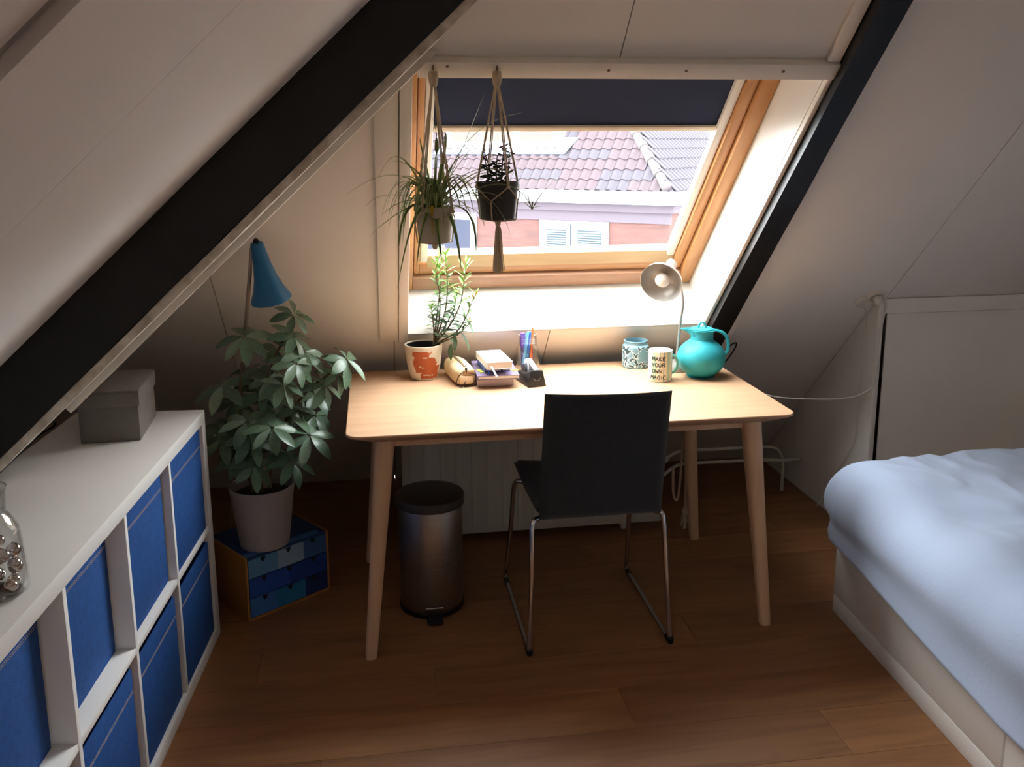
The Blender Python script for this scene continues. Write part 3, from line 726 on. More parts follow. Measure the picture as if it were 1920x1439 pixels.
LEAF = [leaf_mesh('leaflet', 1.0, 0.40, 'schefflera_leaf', 0.25, 0.16), leaf_mesh('leaflet', 1.0, 0.36, 'schefflera_pale', 0.3, 0.22), leaf_mesh('leaflet', 1.0, 0.44, 'schefflera_leaf', 0.2, 0.30)]
for ci, (x, y, z, L) in enumerate(CL):
    c = Vector((x, y, z))-SP
    near = min(stem_pts, key=lambda p: (p-(c-Vector((0, 0, .10)))).length)
    mid = near.lerp(c, 0.5)+Vector((0, 0, 0.03))
    st = part('leaf_stalk', G().tube(bez(near, mid, c, 8), [0.0018]*9, 5), 'petiole', up, smooth=60)
    out = Vector((c.x, c.y, 0)); out = out.normalized() if out.length > .02 else Vector((0, -1, 0))
    axis = (Vector((0, 0, 1.0))+out*0.35+Vector((0.25, -0.45, 0.0))+Vector((rnd(-.15, .15), rnd(-.15, .15), 0))).normalized()
    nl = random.choice((7, 7, 8)); a0 = rnd(0, 2*PI)
    q = axis.to_track_quat('Z', 'Y').to_matrix()
    for k in range(nl):
        a = a0+2*PI*k/nl+rnd(-.1, .1); tilt = rnd(-0.08, 0.45)
        Rm = (q @ Matrix.Rotation(a, 3, 'Z') @ Matrix.Rotation(tilt, 3, 'Y') @ Matrix.Rotation(rnd(-.25, .25), 3, 'X'))
        o = link('leaflet', LEAF[(ci+k) % 3] if ci < 16 else LEAF[0 if k % 2 else 2], st, c+(Rm @ Vector((0.006, 0, 0))), Rm.to_euler())
        s = L*rnd(1.05, 1.4); o.scale = (s, s, s)

# ------------------------------------------------------------------ blue floor lamp behind the plant
bl_base = Vector((-0.50, 0.86, 0))
fl_ = thing('floor_lamp', 'blue floor lamp with tapered cone shade behind the leafy plant', 'floor lamp', bl_base)
part('base', G().lathe([(0, 0), (.11, 0), (.112, .004), (.11, .012), (.02, .018), (0, .018)], 32, bl_base), 'blue_lamp', fl_, smooth=40, world=True)
pA, pB = Vector((-0.50, 0.86, .015)), Vector((-0.268, 0.285, 1.268))
part('pole', G().tube([pA, pA.lerp(pB, .5), pB, pB+Vector((.006, -.01, .012)), Vector((-0.250, 0.262, 1.278))], 0.0065, 10), 'pole_brushed', fl_, smooth=60, world=True)
sa, sb_ = Vector((-0.250, 0.258, 1.287)), Vector((-0.2200, 0.300, 1.106))
ax = sb_-sa; Ls = ax.length
prof = [(0, 0.0), (.018, .0), (.0195, .003), (.022, .03), (.027, .07), (.036, .115), (.048, .155), (.059, .178), (.064, .190), (.063, .1905), (.047, .154), (.035, .116), (.025, .07), (.019, .02), (0, .02)]
sh = G().lathe([(r, z*Ls/.19) for r, z in prof], 40, sa, ax)
part('shade', sh, 'blue_lamp', fl_, smooth=40, world=True)
part('joint', G().ball(sa-ax.normalized()*.006, .009, 10, 7), 'black_plastic', fl_, smooth=60, world=True)

# ------------------------------------------------------------------ hanging plants
def hanger(name, label, hx, hy, htop, cx, pot_top, pot_r, pot_bot, rb, tassel_len, ang, knots):
    t = thing(name, label, 'plant hanger', (hx, hy, pot_bot-.004), 0, 'macrame plant hangers')
    g = G().tube([(hx, hy, htop+.004), (hx, hy, htop-.01), (hx, hy, htop-.026), (hx, hy, htop-.034)], [.011, .0135, .0105, .008], 10)
    part('wrap_knot', g, 'macrame', t, smooth=60, world=True)
    part('hook', G().tube([(hx, hy+.024, htop+.030), (hx, hy+.006, htop+.030), (hx, hy-.004, htop+.022), (hx, hy+.002, htop+.008)], .0022, 6), 'zip', t, smooth=60, world=True)
    for k in range(4):
        a = ang+k*PI/2
        rim = Vector((cx+math.cos(a)*(pot_r+.004), hy+math.sin(a)*(pot_r+.004), pot_top-.012))
        st = Vector((hx+math.cos(a)*.005, hy+math.sin(a)*.005, htop-.03))
        for dd in (-.0022, .0022):
            off = Vector((-math.sin(a), math.cos(a), 0))*dd
            part('cord', G().tube([st+off*.5, st.lerp(rim, .5)+off, rim+off], .0017, 6), 'macrame', t, smooth=60, world=True)
        if knots:
            for q_ in (.60, .64, .70, .74): part('knot', G().ball(st.lerp(rim, q_), .0048, 8, 6, (1, 1, 1.7)), 'macrame', t, smooth=60, world=True)
        part('knot', G().ball(rim, .005, 8, 6), 'macrame', t, smooth=60, world=True)
        am = a+PI/4
        rm = rb+(pot_r-rb)*.52+.0035
        mid = Vector((cx+math.cos(am)*rm, hy+math.sin(am)*rm, pot_bot+(pot_top-pot_bot)*.50))
        nxt = Vector((cx+math.cos(a+PI/2)*(pot_r+.004), hy+math.sin(a+PI/2)*(pot_r+.004), pot_top-.012))
        def on_pot(p):
            h = (p.z-pot_bot)/(pot_top-pot_bot); rr = rb+(pot_r-rb)*h+.0032; d = Vector((p.x-cx, p.y-hy, 0)); d = d.normalized() if d.length > 1e-5 else Vector((1, 0, 0))
            return Vector((cx+d.x*rr, hy+d.y*rr, p.z))
        part('net_cord', G().tube([on_pot(rim.lerp(mid, i/6)) for i in range(7)]+[on_pot(mid.lerp(nxt, i/6)) for i in range(1, 7)], .0017, 6), 'macrame', t, smooth=60, world=True)
        low = Vector((cx+math.cos(am)*(rb+.004), hy+math.sin(am)*(rb+.004), pot_bot))
        part('net_cord', G().tube([on_pot(mid.lerp(low, i/5)) for i in range(6)]+[Vector((cx+math.cos(am)*rb*.5, hy+math.sin(am)*rb*.5, pot_bot-.004)), Vector((cx, hy, pot_bot-.006))], .002, 6), 'macrame', t, smooth=60, world=True)
    part('bottom_knot', G().ball((cx, hy, pot_bot-.010), .008, 10, 7, (1, 1, 1.4)), 'macrame', t, smooth=60, world=True)
    if tassel_len:
        g = G()
        for k in range(46):
            a = rnd(0, 2*PI); r = rnd(0, 1)**.5
            z1 = pot_bot-.012-tassel_len*rnd(.93, 1.04)
            g.tube([(cx+.003*r*math.cos(a), hy+.003*r*math.sin(a), pot_bot-.010), (cx+.008*r*math.cos(a), hy+.008*r*math.sin(a), pot_bot-.03), (cx+.012*r*math.cos(a+.2), hy+.012*r*math.sin(a+.2), pot_bot-tassel_len*.6), (cx+.017*r*math.cos(a+.3), hy+.017*r*math.sin(a+.3), z1)], .0013, 4)
        part('tassel', g, 'macrame', t, smooth=60, world=True)
    return t
HY = -0.196
hanger('plant_hanger', 'beige knotted macrame hanger holding the spider plant pot', 0.264, HY, 1.752, 0.260, 1.418, .053, 1.326, .043, 0, 0.9, True)
hanger('plant_hanger', 'beige macrame hanger with long tassel holding the black pot', 0.426, HY, 1.753, 0.426, 1.480, .057, 1.382, .046, .128, 0.33, False)
def pot(t, r, rb, h, m, rim):
    part('pot', G().lathe([(0, 0), (rb-.002, 0), (rb, .002), (r, h-rim), (r+.003, h-rim+.001), (r+.0035, h-.002), (r+.002, h), (r-.001, h), (r-.003, h-.012), (0, h-.012)], 40), m, t, smooth=35)
    part('soil', G().lathe([(r-.0035, h-.0115), (r*.5, h-.006), (0, h-.004)], 24), 'soil', t, smooth=60)
sp_loc = Vector((0.260, HY, 1.326))
spd = thing('spider_plant', 'spider plant with long arching striped leaves in a hanging taupe pot', 'potted plant', sp_loc)
pot(spd, .050, .042, .092, 'pot_taupe', .012)
def blade(path, w0, fold, mats, parent, name='leaf', taper=1.0):
    g = G(); n = len(path)-1; vs = []
    for i, p in enumerate(path):
        t = i/n; tn = (path[min(i+1, n)]-path[max(i-1, 0)]).normalized()
        side = tn.cross(Vector((0, 0, 1)));  side = side.normalized() if side.length > .05 else Vector((1, 0, 0))
        up_ = side.cross(tn).normalized(); w = w0*(0.75+0.25*math.sin(PI*min(1, t*1.6)))*(1-t**2.6)**.6*taper+.0003
        for k, e in ((-1, 1), (-.42, .2), (0, 0), (.42, .2), (1, 1)): vs.append(p+side*(k*w)+up_*(e*fold*w))
    fs = []; mi = []
    for i in range(n):
        for k in range(4):
            a = i*5+k; fs.append((a, a+1, a+6, a+5)); mi.append(1 if k in (0, 3) else 0)
    g.v = [tuple(v) for v in vs]; g.f = fs; g.mi = mi
    # give the blade a real thickness
    m = len(vs); g.v += [tuple(v-Vector((0, 0, .0004))) for v in vs]; g.f += [tuple(reversed([i+m for i in f])) for f in fs]; g.mi += mi
    return part(name, g, mats, parent, smooth=70)
B0 = Vector((0, 0, .086))
def px(x, y, dy=0.0): return Vector((0.264+(x-812)*.001393-sp_loc.x, dy, 1.417-(y-388)*.001393-sp_loc.z))
sig = [((780, 330), (735, 300), (650, 362), -.05), ((770, 310), (740, 250), (706, 340), -.03), ((800, 330), (760, 300), (732, 303), -.06), ((845, 330), (872, 260), (903, 185), -.02), ((840, 300), (870, 235), (971, 218), -.04),
       ((830, 320), (860, 280), (886, 296), .02), ((815, 300), (822, 250), (806, 220), .0), ((850, 330), (880, 300), (960, 330), -.05), ((860, 350), (890, 330), (915, 352), -.03), ((870, 350), (910, 300), (925, 345), .03),
       ((850, 360), (900, 350), (930, 372), -.08), ((880, 350), (920, 355), (945, 440), -.07), ((860, 370), (885, 400), (881, 470), -.06), ((835, 380), (845, 420), (852, 500), -.08), ((790, 370), (765, 380), (735, 530), -.09),
       ((785, 372), (755, 380), (690, 433), -.07), ((780, 370), (750, 365), (712, 398), -.06), ((800, 385), (782, 400), (770, 490), -.10), ((775, 365), (745, 380), (740, 455), -.08), ((805, 385), (812, 430), (815, 478), -.10),
       ((830, 330), (870, 300), (888, 268), .0), ((790, 350), (760, 338), (744, 360), -.02), ((860, 375), (900, 390), (905, 430), .02), ((845, 345), (895, 315), (940, 322), .05), ((800, 345), (790, 290), (786, 262), .03), ((820, 330), (840, 270), (835, 250), .05)]
for k, (a, b, c, dy) in enumerate(sig):
    st = B0+Vector((rnd(-.012, .012), rnd(-.015, .01), -.006))
    blade([st*1.0 if i == 0 else p for i, p in enumerate(bez(st, px(*a, dy*.4), px(*b, dy*.8), 12, px(*c, dy)))], rnd(.0058, .0080), .25, ['spider_leaf', 'spider_pale'], spd)
for k in range(46):
    a = rnd(0, 2*PI); R_ = rnd(.06, .17); h = rnd(.0, .09); e = rnd(-.09, .05)
    d = Vector((math.cos(a), math.sin(a)*.8, 0)); st = B0+d*.012+Vector((0, 0, -.006))
    end = st+d*R_+Vector((0, 0, e)); 
    if end.y+sp_loc.y+end.z+sp_loc.z > 1.56: continue
    blade(bez(st, st+d*R_*.25+Vector((0, 0, .04+h)), st+d*R_*.8+Vector((0, 0, .05+h*.7)), 10, end), rnd(.0046, .0066), .25, ['spider_leaf', 'spider_pale'], spd)
blade(bez(B0+Vector((-.008, -.03, 0)), px(803, 372, -.06), px(800, 395, -.062), 8, px(802, 438, -.06)), .0048, .2, ['spider_yellow', 'spider_yellow'], spd)
# trailing plantlet to the right
part('runner', G().tube(bez(B0+Vector((.02, -.02, 0)), px(900, 330, -.07), px(960, 330, -.08), 14, px(983, 392, -.085)), .0012, 5), 'petiole', spd, smooth=60)
for tx, ty in ((1020, 342), (1012, 350), (996, 352), (1004, 372), (990, 362), (974, 362), (1000, 386), (968, 378)):
    blade(bez(px(983, 392, -.085), px((983+tx)/2-4, (392+ty)/2-3, -.086), px(tx, ty, -.09), 6), .0026, .35, ['spider_leaf', 'spider_pale'], spd)
su_loc = Vector((0.426, HY, 1.382))
suc = thing('succulent', 'upright jade succulent in a black hanging pot', 'potted plant', su_loc)
pot(suc, .054, .045, .098, 'pot_black', .016)
SL = [mesh_of(G().ball((.5, 0, 0), .5, 10, 6, (1, .50, .24)), 'leaf', mm, smooth=60) for mm in ('succulent_leaf', 'succulent_red')]
for sx, sy, top, lean in ((-.022, .0, .062, -.010), (-.004, -.012, .075, .002), (.010, .004, .098, .008), (.018, -.01, .082, .012), (.0, .012, .055, .0), (-.012, .008, .085, -.022)):
    b0 = Vector((sx, sy, .09)); t0 = Vector((sx+lean, sy, .09+top))
    st = part('stem', G().tube([b0, b0.lerp(t0, .5)+Vector((rnd(-.004, .004), 0, 0)), t0], [.0022, .0018, .0012], 6), 'bark', suc, smooth=60)
    nn = int(top/.012)
    for k in range(1, nn+1):
        p = b0.lerp(t0, k/nn); L = (.025 if k < nn*.6 else .016)*rnd(.8, 1.15)
        for h in (0, 1):
            a = k*PI/2+h*PI+rnd(-.3, .3)+.2
            link('leaf', SL[1 if k > nn*.85 else 0], st, p, (rnd(-.5, .5), -rnd(-.3, .6), a), (L, L, L))

# ------------------------------------------------------------------ bed, duvet
bd = thing('bed', 'white bed base with drawer fronts in the right corner', 'bed', (1.616, 0.10, 0), math.radians(-3.0))
part('frame', G().box(0.012, -2.0, 0.0, 0.95, 0.0, 0.30), 'bed_white', bd, bevel=0.003)
part('plinth', G().box(0.0, -2.0, 0.0, 0.0118, 0.0, 0.060), 'bed_white', bd, bevel=0.002)
part('drawer_front', G().box(0.0, -0.893, 0.063, 0.0118, 0.0, 0.298), 'bed_white', bd, bevel=0.002)
part('drawer_front', G().box(0.0, -2.0, 0.063, 0.0118, -0.900, 0.298), 'bed_white', bd, bevel=0.002)
part('mattress', G().box(0.02, -1.98, 0.301, 0.93, -0.02, 0.43), 'mattress', bd, bevel=0.03, seg=4)
dv_loc = Vector((2.05, -0.7, 0.434))
def drape(p, hang, r):
    # p = distance along the cloth from its hem; returns (inward distance, drop below the top)
    if p < hang: return 0.012*math.sin(PI*p/hang), r+hang-p
    q = (p-hang)/(r*PI/2)
    if q < 1: a = q*PI/2; return r*(1-math.cos(a)), r*(1-math.sin(a))
    return r+(p-hang-r*PI/2), 0.0
NU, NV = 120, 150
def duvet(u, v):
    pu, pv = u*1.25, v*2.05
    # left hem hangs lower towards the viewer
    Yr = max(0.0, min(1.0, (pv-.15)/0.95))
    hangL = 0.10+0.115*Yr; r = 0.13
    ix, dx = drape(pu+0.0, hangL, r); iy, dy = drape(pv, 0.05, 0.12)
    k = 2.6; drop = (dx**k+dy**k)**(1/k)
    drop = min(drop, max(dx, dy)+0.03)
    corner = max(0, 1-pu/.4)*max(0, 1-pv/.45)
    X = 1.566+ix-0.028*Yr-.02*corner; Y = 0.150-iy
    cr = max(0, 1-pu/.26)*max(0, 1-pv/.26)
    X += .085*cr; Y -= .085*cr
    z = 0.522-min(drop, .16+.8*max(0, dx-.16))
    puff = 0.018*math.sin(min(1, ix/.8)*PI)*math.sin(min(1, max(0, iy)/.9)*PI)
    nv = noise.noise(Vector((X*2.4+3, Y*1.9, z*2)))*0.030+noise.noise(Vector((X*5.0-Y*2.5, Y*4.5+X*3, 4.0)))*0.016+(1-abs(noise.noise(Vector((X*7+Y*5, Y*4-X*4, 9.0)))))**6*0.010*min(1, max(0, ix/.3))
    nrm = Vector((-dx*3.0-.05, dy*3.0+.05, 0.5)).normalized() if dx+dy > 0.01 else Vector((0, 0, 1))
    nv *= min(1, pu/.22+.05)*min(1, pv/.16+.05)
    P = Vector((X, Y, z+puff))+nrm*nv
    return P
g = G(); g.grid(duvet, NU, NV)
dv = single('duvet', g, 'duvet', 'pale blue-grey rumpled duvet draped over the bed', 'duvet', dv_loc, smooth=80)
sm = dv.modifiers.new('thickness', 'SOLIDIFY'); sm.thickness = 0.022; sm.offset = -1

# ------------------------------------------------------------------ socket and cables by the cupboard
def SW(x, s, m): return Vector((x, K-s*Q-m*Q, s*Q-m*Q))
Nin = Vector((0, -Q, -Q))
ws = thing('wall_socket', 'white round double wall socket on the slope above the cupboard corner', 'socket', SW(1.975, 1.395, 0))
for x, s in ((1.989, 1.420), (1.958, 1.385)):
    part('socket_cup', G().lathe([(0, 0.0005), (.030, .0005), (.0305, .012), (.028, .016), (.024, .016), (.022, .006), (0, .006)], 32, SW(x, s, 0), Nin), 'socket_white', ws, smooth=35, world=True)
wc = thing('extension_cable', 'white cable with plug running from the wall socket to the desk', 'cable', SW(1.992, 1.42, 0.03))
part('plug', G().lathe([(0, .0165), (.017, .0165), (.019, .022), (.017, .038), (.010, .046), (0, .047)], 24, SW(1.993, 1.422, 0), Nin), 'socket_white', wc, smooth=40, world=True)
part('cord', G().tube(smooth_path([SW(1.999, 1.42, .044), (2.012, .555, .995), (2.020, .575, .93), (2.018, .592, .86), (2.014, .592, .76), (2.012, .590, .69), (2.00, .59, .645), (1.95, .59, .612), (1.87, .60, .598), (1.75, .61, .600), (1.62, .63, .610), (1.52, .66, .645), (1.46, .69, .69), (1.42, .74, .715)], 8), .0027, 8), 'cable_white', wc, smooth=60, world=True)
single('lamp_flex', G().tube(smooth_path([(1.965, .63, .965), (2.003, .668, .905), (2.008, .682, .83), (2.010, .69, .70), (2.009, .69, .58), (2.012, .70, .50), (2.012, .705, .39), (2.012, .75, .31), (2.012, .84, .18), (2.010, .90, .09), (2.0, .95, .004)], 7), .0024, 7), 'cable_white', 'thin pale flex hanging down the small side wall', 'cable', (2.01, .7, 0), smooth=60)
single('black_flex', G().tube(smooth_path([(1.487, .80, .765), (1.50, .782, .788), (1.516, .778, .795), (1.523, .795, .776), (1.522, .835, .735), (1.515, .88, .69), (1.505, .92, .655)], 6), .003, 7), 'cable_black', 'short black flex poking up behind the desk corner', 'cable', (1.51, .83, .66), smooth=60)

# ------------------------------------------------------------------ things on the desk
def face_paint(g, fn):
    for i, f in enumerate(g.f):
        c = Vector((0, 0, 0))
        for k in f: c += Vector(g.v[k])
        g.mi[i] = fn(c/len(f))
    return g
def fine(prof, step):
    out = [prof[0]]
    for (r0, z0), (r1, z1) in zip(prof, prof[1:]):
        n = max(1, int(math.hypot(r1-r0, z1-z0)/step))
        out += [(r0+(r1-r0)*k/n, z0+(z1-z0)*k/n) for k in range(1, n+1)]
    return out
# potted green plant
PP = Vector((0.268, 0.655, TOP))
mp_ = thing('leafy_pot_plant', 'upright narrow-leaved green plant in a cream pot with terracotta print', 'potted plant', PP)
outer = [(0, 0), (.044, 0), (.047, .002), (.053, .02), (.061, .055), (.066, .095), (.068, .118), (.0685, .126), (.0675, .128), (.0645, .128), (.0635, .12), (.060, .085), (0, .085)]
g = G().lathe(fine(outer, .0022), 128)
def patch(c):
    r = math.hypot(c.x, c.y)
    if c.z > .112 or c.z < .006 or r < .045 or c.z > .085 and r < .0625: return 0
    a = math.degrees(math.atan2(c.x, -c.y))      # 0 = facing the viewer
    nz = noise.noise(Vector((a*.03, c.z*40, 2)))*20+noise.noise(Vector((a*.12, c.z*140, 5)))*9
    lo, hi = -42, (12 if c.z > .088 else 38 if c.z > .055 else 58)
    if c.z < .03: lo = -20
    inside = lo+nz*.4 < a-4 < hi+nz
    for (ha, hz, wd) in ((2, .088, 7), (-12, .052, 9), (6, .022, 12), (26, .02, 8)):
        if abs(a-ha) < wd and abs(c.z-hz-noise.noise(Vector((a*.1, 3, 1)))*.004) < .0018: inside = False
    return 1 if inside else 0
face_paint(g, patch)
part('pot', g, ['pot_cream', 'pot_terracotta'], mp_, smooth=35)
part('inner_pot', G().lathe([(.0625, .100), (.0632, .124), (.0605, .124), (.058, .100), (.0, .098)], 40), 'black_plastic', mp_, smooth=40)
part('soil', G().lathe([(.0578, .1005), (.03, .106), (0, .108)], 24), 'soil', mp_, smooth=60)
for k in range(5): part('bark_chip', G().ball((rnd(-.035, 0), rnd(-.03, .02), .110), .006, 6, 4, (1.5, .8, .5)), 'card_wood', mp_, smooth=60)
def pq(x, y, d=0.0): return Vector((0.268+(x-795)*.00194-PP.x, d, .74+(712-y)*.00194-PP.z))
ML = [leaf_mesh('leaf', 1, .22, 'myrtle_leaf', .2, .25), leaf_mesh('leaf', 1, .24, 'myrtle_grey', .2, .35), leaf_mesh('leaf', 1, .22, 'myrtle_tip', .2, .15), leaf_mesh('leaf', 1, .22, 'myrtle_yellow', .2, .3)]
B1 = pq(814, 650)
ms = [([B1, pq(826, 600, .01), pq(828, 555, .02), pq(822, 515, .03), pq(830, 484, .03)], 1.0, 26), ([B1, pq(836, 590, .0), pq(842, 545, .0), pq(841, 505, .0), pq(839, 474, .0)], 1.0, 28), ([B1, pq(845, 612, -.01), pq(865, 570, -.02), pq(872, 530, -.02), pq(877, 492, -.02)], 1.0, 26),
      ([B1, pq(855, 625, -.02), pq(872, 600, -.03), pq(884, 570, -.04), pq(893, 553, -.04)], .9, 20), ([B1, pq(815, 620, -.01), pq(812, 590, -.02), pq(811, 574, -.02)], .7, 16), ([B1, pq(842, 610, .03), pq(858, 580, .05), pq(862, 552, .06)], .8, 18), ([B1, pq(850, 632, -.04), pq(870, 615, -.05), pq(885, 598, -.06)], .7, 14), ([B1, pq(824, 590, .04), pq(832, 530, .05), pq(826, 498, .055)], .8, 22)]
for path, sc_, nl in ms:
    pts = smooth_path(path, 6); n = len(pts)
    st = part('stem', G().tube(pts, [.0032-.0022*i/n for i in range(n)], 6), 'bark', mp_, smooth=60)
    nl = int(nl*1.6)
    for k in range(nl):
        t = .22+.78*(k+.5)/nl; p = pts[min(n-1, int(t*(n-1)))]
        a = k*2.4+rnd(-.3, .3); tipz = (p.z > .33)
        L = (.060-.022*t)*sc_*rnd(.8, 1.25)*(1.15 if t < .6 else 1)
        kind = 2 if t > .72 and p.z > .25 else (0 if t > .45 else 1)
        if rnd(0, 1) < .03: kind = 3
        link('leaf', ML[kind], st, p, (rnd(-.3, .3), -(.25+.75*t**2)+rnd(-.2, .2), a), (L, L, L))
for (x, y, tx, ty) in ((862, 622, 888, 650), (850, 625, 858, 655), (868, 590, 898, 622), (846, 645, 840, 672)):
    v = pq(tx, ty, -.05)-pq(x, y, -.03)
    link('leaf', ML[1], mp_, pq(x, y, -.03), v.to_track_quat('X', 'Z').to_euler(), (v.length, v.length*1.6, v.length))

# pencil case
pc = thing('pencil_case', 'cream canvas pencil case with tan end and black zip cord on the desk', 'pencil case', (0.393, 0.612, TOP), math.radians(8))
def case(u, v):
    y = -.105+.205*v; e = max(0.0, 1-abs(2*v-1)**5)**.4
    a = 2*PI*u; c, s_ = math.cos(a), math.sin(a)
    k = 1/((abs(c)**3+abs(s_)**3)**(1/3)); rx, rz = .040*(.55+.45*e), .034*(.62+.38*e)
    wob = 1+.05*noise.noise(Vector((c*2, s_*2, y*30)))
    return (k*c*rx*wob, y, .0345+k*s_*rz*(1+.05*noise.noise(Vector((c*3, y*25, 3)))) if k*s_ > -.9 else .0345-.034*.98*(.62+.38*e))
g = G().grid(case, 40, 30, True)
g.add([case(i/40, 0) for i in range(40)], [tuple(range(40))]); g.add([case(i/40, 1) for i in range(40)], [tuple(range(39, -1, -1))])
lo = min(v[2] for v in g.v)
g.v = [(v[0], v[1], v[2]-lo) for v in g.v]
part('body', g, 'canvas', pc, smooth=60)
part('zip', G().box(-.005, -.085, .0655, .005, .085, .0695), 'zip', pc, bevel=.002)
part('end_tab', G().box(-.024, -.113, .010, .024, -.1045, .040), 'cork_cream', pc, bevel=.004)
part('end_flap', G().box(-.012, -.112, .041, .030, -.100, .060), 'leather_tan', pc, bevel=.004)
part('zip_pull', G().box(-.004, -.112, .046, .003, -.102, .068), 'ink', pc, bevel=.001)
part('cord', G().tube(smooth_path([(0, -.108, .055), (-.022, -.118, .05), (-.036, -.118, .03), (-.034, -.116, .008), (-.018, -.120, .003), (-.006, -.118, .02)], 6), .0016, 6).tube(smooth_path([(.006, -.114, .05), (.036, -.112, .04), (.042, -.10, .015), (.030, -.112, .002), (-.01, -.119, .002)], 6), .0016, 6), 'cable_black', pc, smooth=60)

# pile of books
single('thick_book', G().box(.446, .490, TOP, .574, .665, TOP+.033), 'lilac_page', 'thick pale pink book at the bottom of the pile', 'book', (.51, .58, TOP), bevel=.003)
nb = thing('notebook', 'purple-grey notebook lying on the thick pink book', 'book', (.517, .565, TOP+.0335), math.radians(-1))
part('cover', G().box(-.074, -.112, .0005, .074, .118, .0030).box(-.074, -.112, .0125, .074, .118, .0150).box(-.074, -.112, .0030, -.071, .118, .0125), 'purple_cover', nb, bevel=.0005, seg=1)
part('pages', G().box(-.0705, -.110, .0031, .072, .116, .0124), 'paper', nb)
g = G()
for k in range(12):
    if k in (3,): continue
    g.box(.006+k*.005, -.098+.0012*(k > 6), .0151, .0095+k*.005, -.0945+.0012*(k > 6), .0154)
part('print', g, 'lilac_print', nb, kind='stuff')
for (x, y, a, nm) in ((-.058, -.045, .25, 'green_tab'), ): pass
z0 = TOP+.0335+.0156
bn_ = thing('small_notebook', 'small blue notebook with ribbon under the white book', 'book', (.515, .575, z0), math.radians(4))
part('cover', G().box(-.046, -.070, 0, .046, .075, .0025).box(-.046, -.070, .018, .046, .075, .0205).box(-.046, -.070, .0025, -.0435, .075, .018), 'blue_cover', bn_, bevel=.0005, seg=1)
part('pages', G().box(-.043, -.068, .0026, .045, .073, .0179), 'paper', bn_)
part('band', G().box(.012, -.0712, .0, .017, -.0702, .0205), 'ink', bn_)
part('ribbon', G().hexa([(-.040, -.0705, .010), (-.033, -.0705, .010), (-.033, -.098, .0004), (-.040, -.098, .0004)], [(-.040, -.0705, .0108), (-.033, -.0705, .0108), (-.033, -.098, .0012), (-.040, -.098, .0012)]), 'ribbon_blue', bn_)
z1_ = z0+.0207
wbk = thing('white_book', 'white hardcover book with ribbon on top of the pile', 'book', (.512, .555, z1_), math.radians(5))
part('cover', G().box(-.046, -.098, 0, .046, .09, .0028).box(-.046, -.098, .0232, .046, .09, .026).box(-.046, -.098, .0028, -.043, .09, .0232), 'white_cover', wbk, bevel=.0008, seg=1)
part('pages', G().box(-.0425, -.096, .0029, .044, .088, .0231), 'paper', wbk)
g = G()
for k in range(7): g.box(-.026+k*.0062, .046, .0261, -.0225+k*.0062, .052, .0263)
g.box(.026, .050, .0261, .029, .054, .0263)
part('print', g, 'grey_print', wbk, kind='stuff')
part('ribbon', G().hexa([(-.034, -.0985, .012), (-.028, -.0985, .012), (-.014, -.128, -.0195), (-.020, -.128, -.0195)], [(-.034, -.0993, .0125), (-.028, -.0993, .0125), (-.014, -.1288, -.019), (-.020, -.1288, -.019)]), 'ribbon_white', wbk)
def tabs(x, y, a, lab):
    single('page_tab', G().box(-.006, -.022, 0, .006, .022, .0016), 'green_tab', lab, 'page marker', (x, y, z0-.0004), bevel=.0005, rz=a, world=False)
tabs(.459, .525, .28, 'lime green page marker on the left of the purple notebook')
tabs(.573, .520, 1.45, 'lime green page marker on the right of the purple notebook')

# pen jar
PJ = Vector((0.655, 0.668, TOP))
pj = thing('pen_jar', 'clear glass jar full of pens behind the tape dispenser', 'jar', PJ)
prof = [(0, .0008), (.038, .0008), (.043, .004), (.0445, .012), (.0445, .080), (.042, .092), (.035, .105), (.033, .110), (.0345, .113), (.0345, .140), (.0355, .142), (.0345, .146)]
inn = [(r-.0028, z) for r, z in reversed(prof[3:])]+[(.037, .006), (0, .005)]
part('body', G().lathe(prof+inn, 40), 'jar_glass', pj, smooth=50)
g = G()
for z in (.116, .124, .132): g.lathe([(.0346, z-.0012), (.0358, z), (.0346, z+.0012)], 40)
part('screw_thread', g, 'jar_glass', pj, smooth=60)
def pen(label, col, x0, y0, x1, y1, h, r, capm=None):
    b = PJ+Vector((x0, y0, .0062)); t = PJ+Vector((x1, y1, h)); t0 = thing('pen', label, 'pen', b, 0, 'pens in the glass jar')
    d = t-b
    part('barrel', G().tube([Vector((0, 0, r*.35)), d*.10, d*.62], [r*.4, r, r], 8), col, t0, smooth=40)
    part('cap', G().tube([d*.621, d*.98, d], [r*1.12, r*1.12, r*.8], 8), capm or col, t0, smooth=40)
pen('fat purple marker at the left of the pen jar', PEN['violet'], -.016, .004, -.018, .006, .150, .0085, PEN['purple'])
pen('pale blue pen leaning left in the pen jar', PEN['sky'], -.024, -.014, .0, -.012, .158, .0045)
pen('mid blue pen beside the pale one in the jar', PEN['blue'], -.006, -.002, .008, -.004, .156, .0055, PEN['blue'])
pen('teal pen behind the blue pens in the jar', PEN['teal'], -.010, -.022, -.002, .012, .148, .004)
pen('orange pencil leaning right in the pen jar', PEN['orange'], .004, -.010, .020, .004, .168, .0036)
pen('red pen at the right of the pen jar', PEN['red'], .016, .002, .016, .014, .142, .0045)

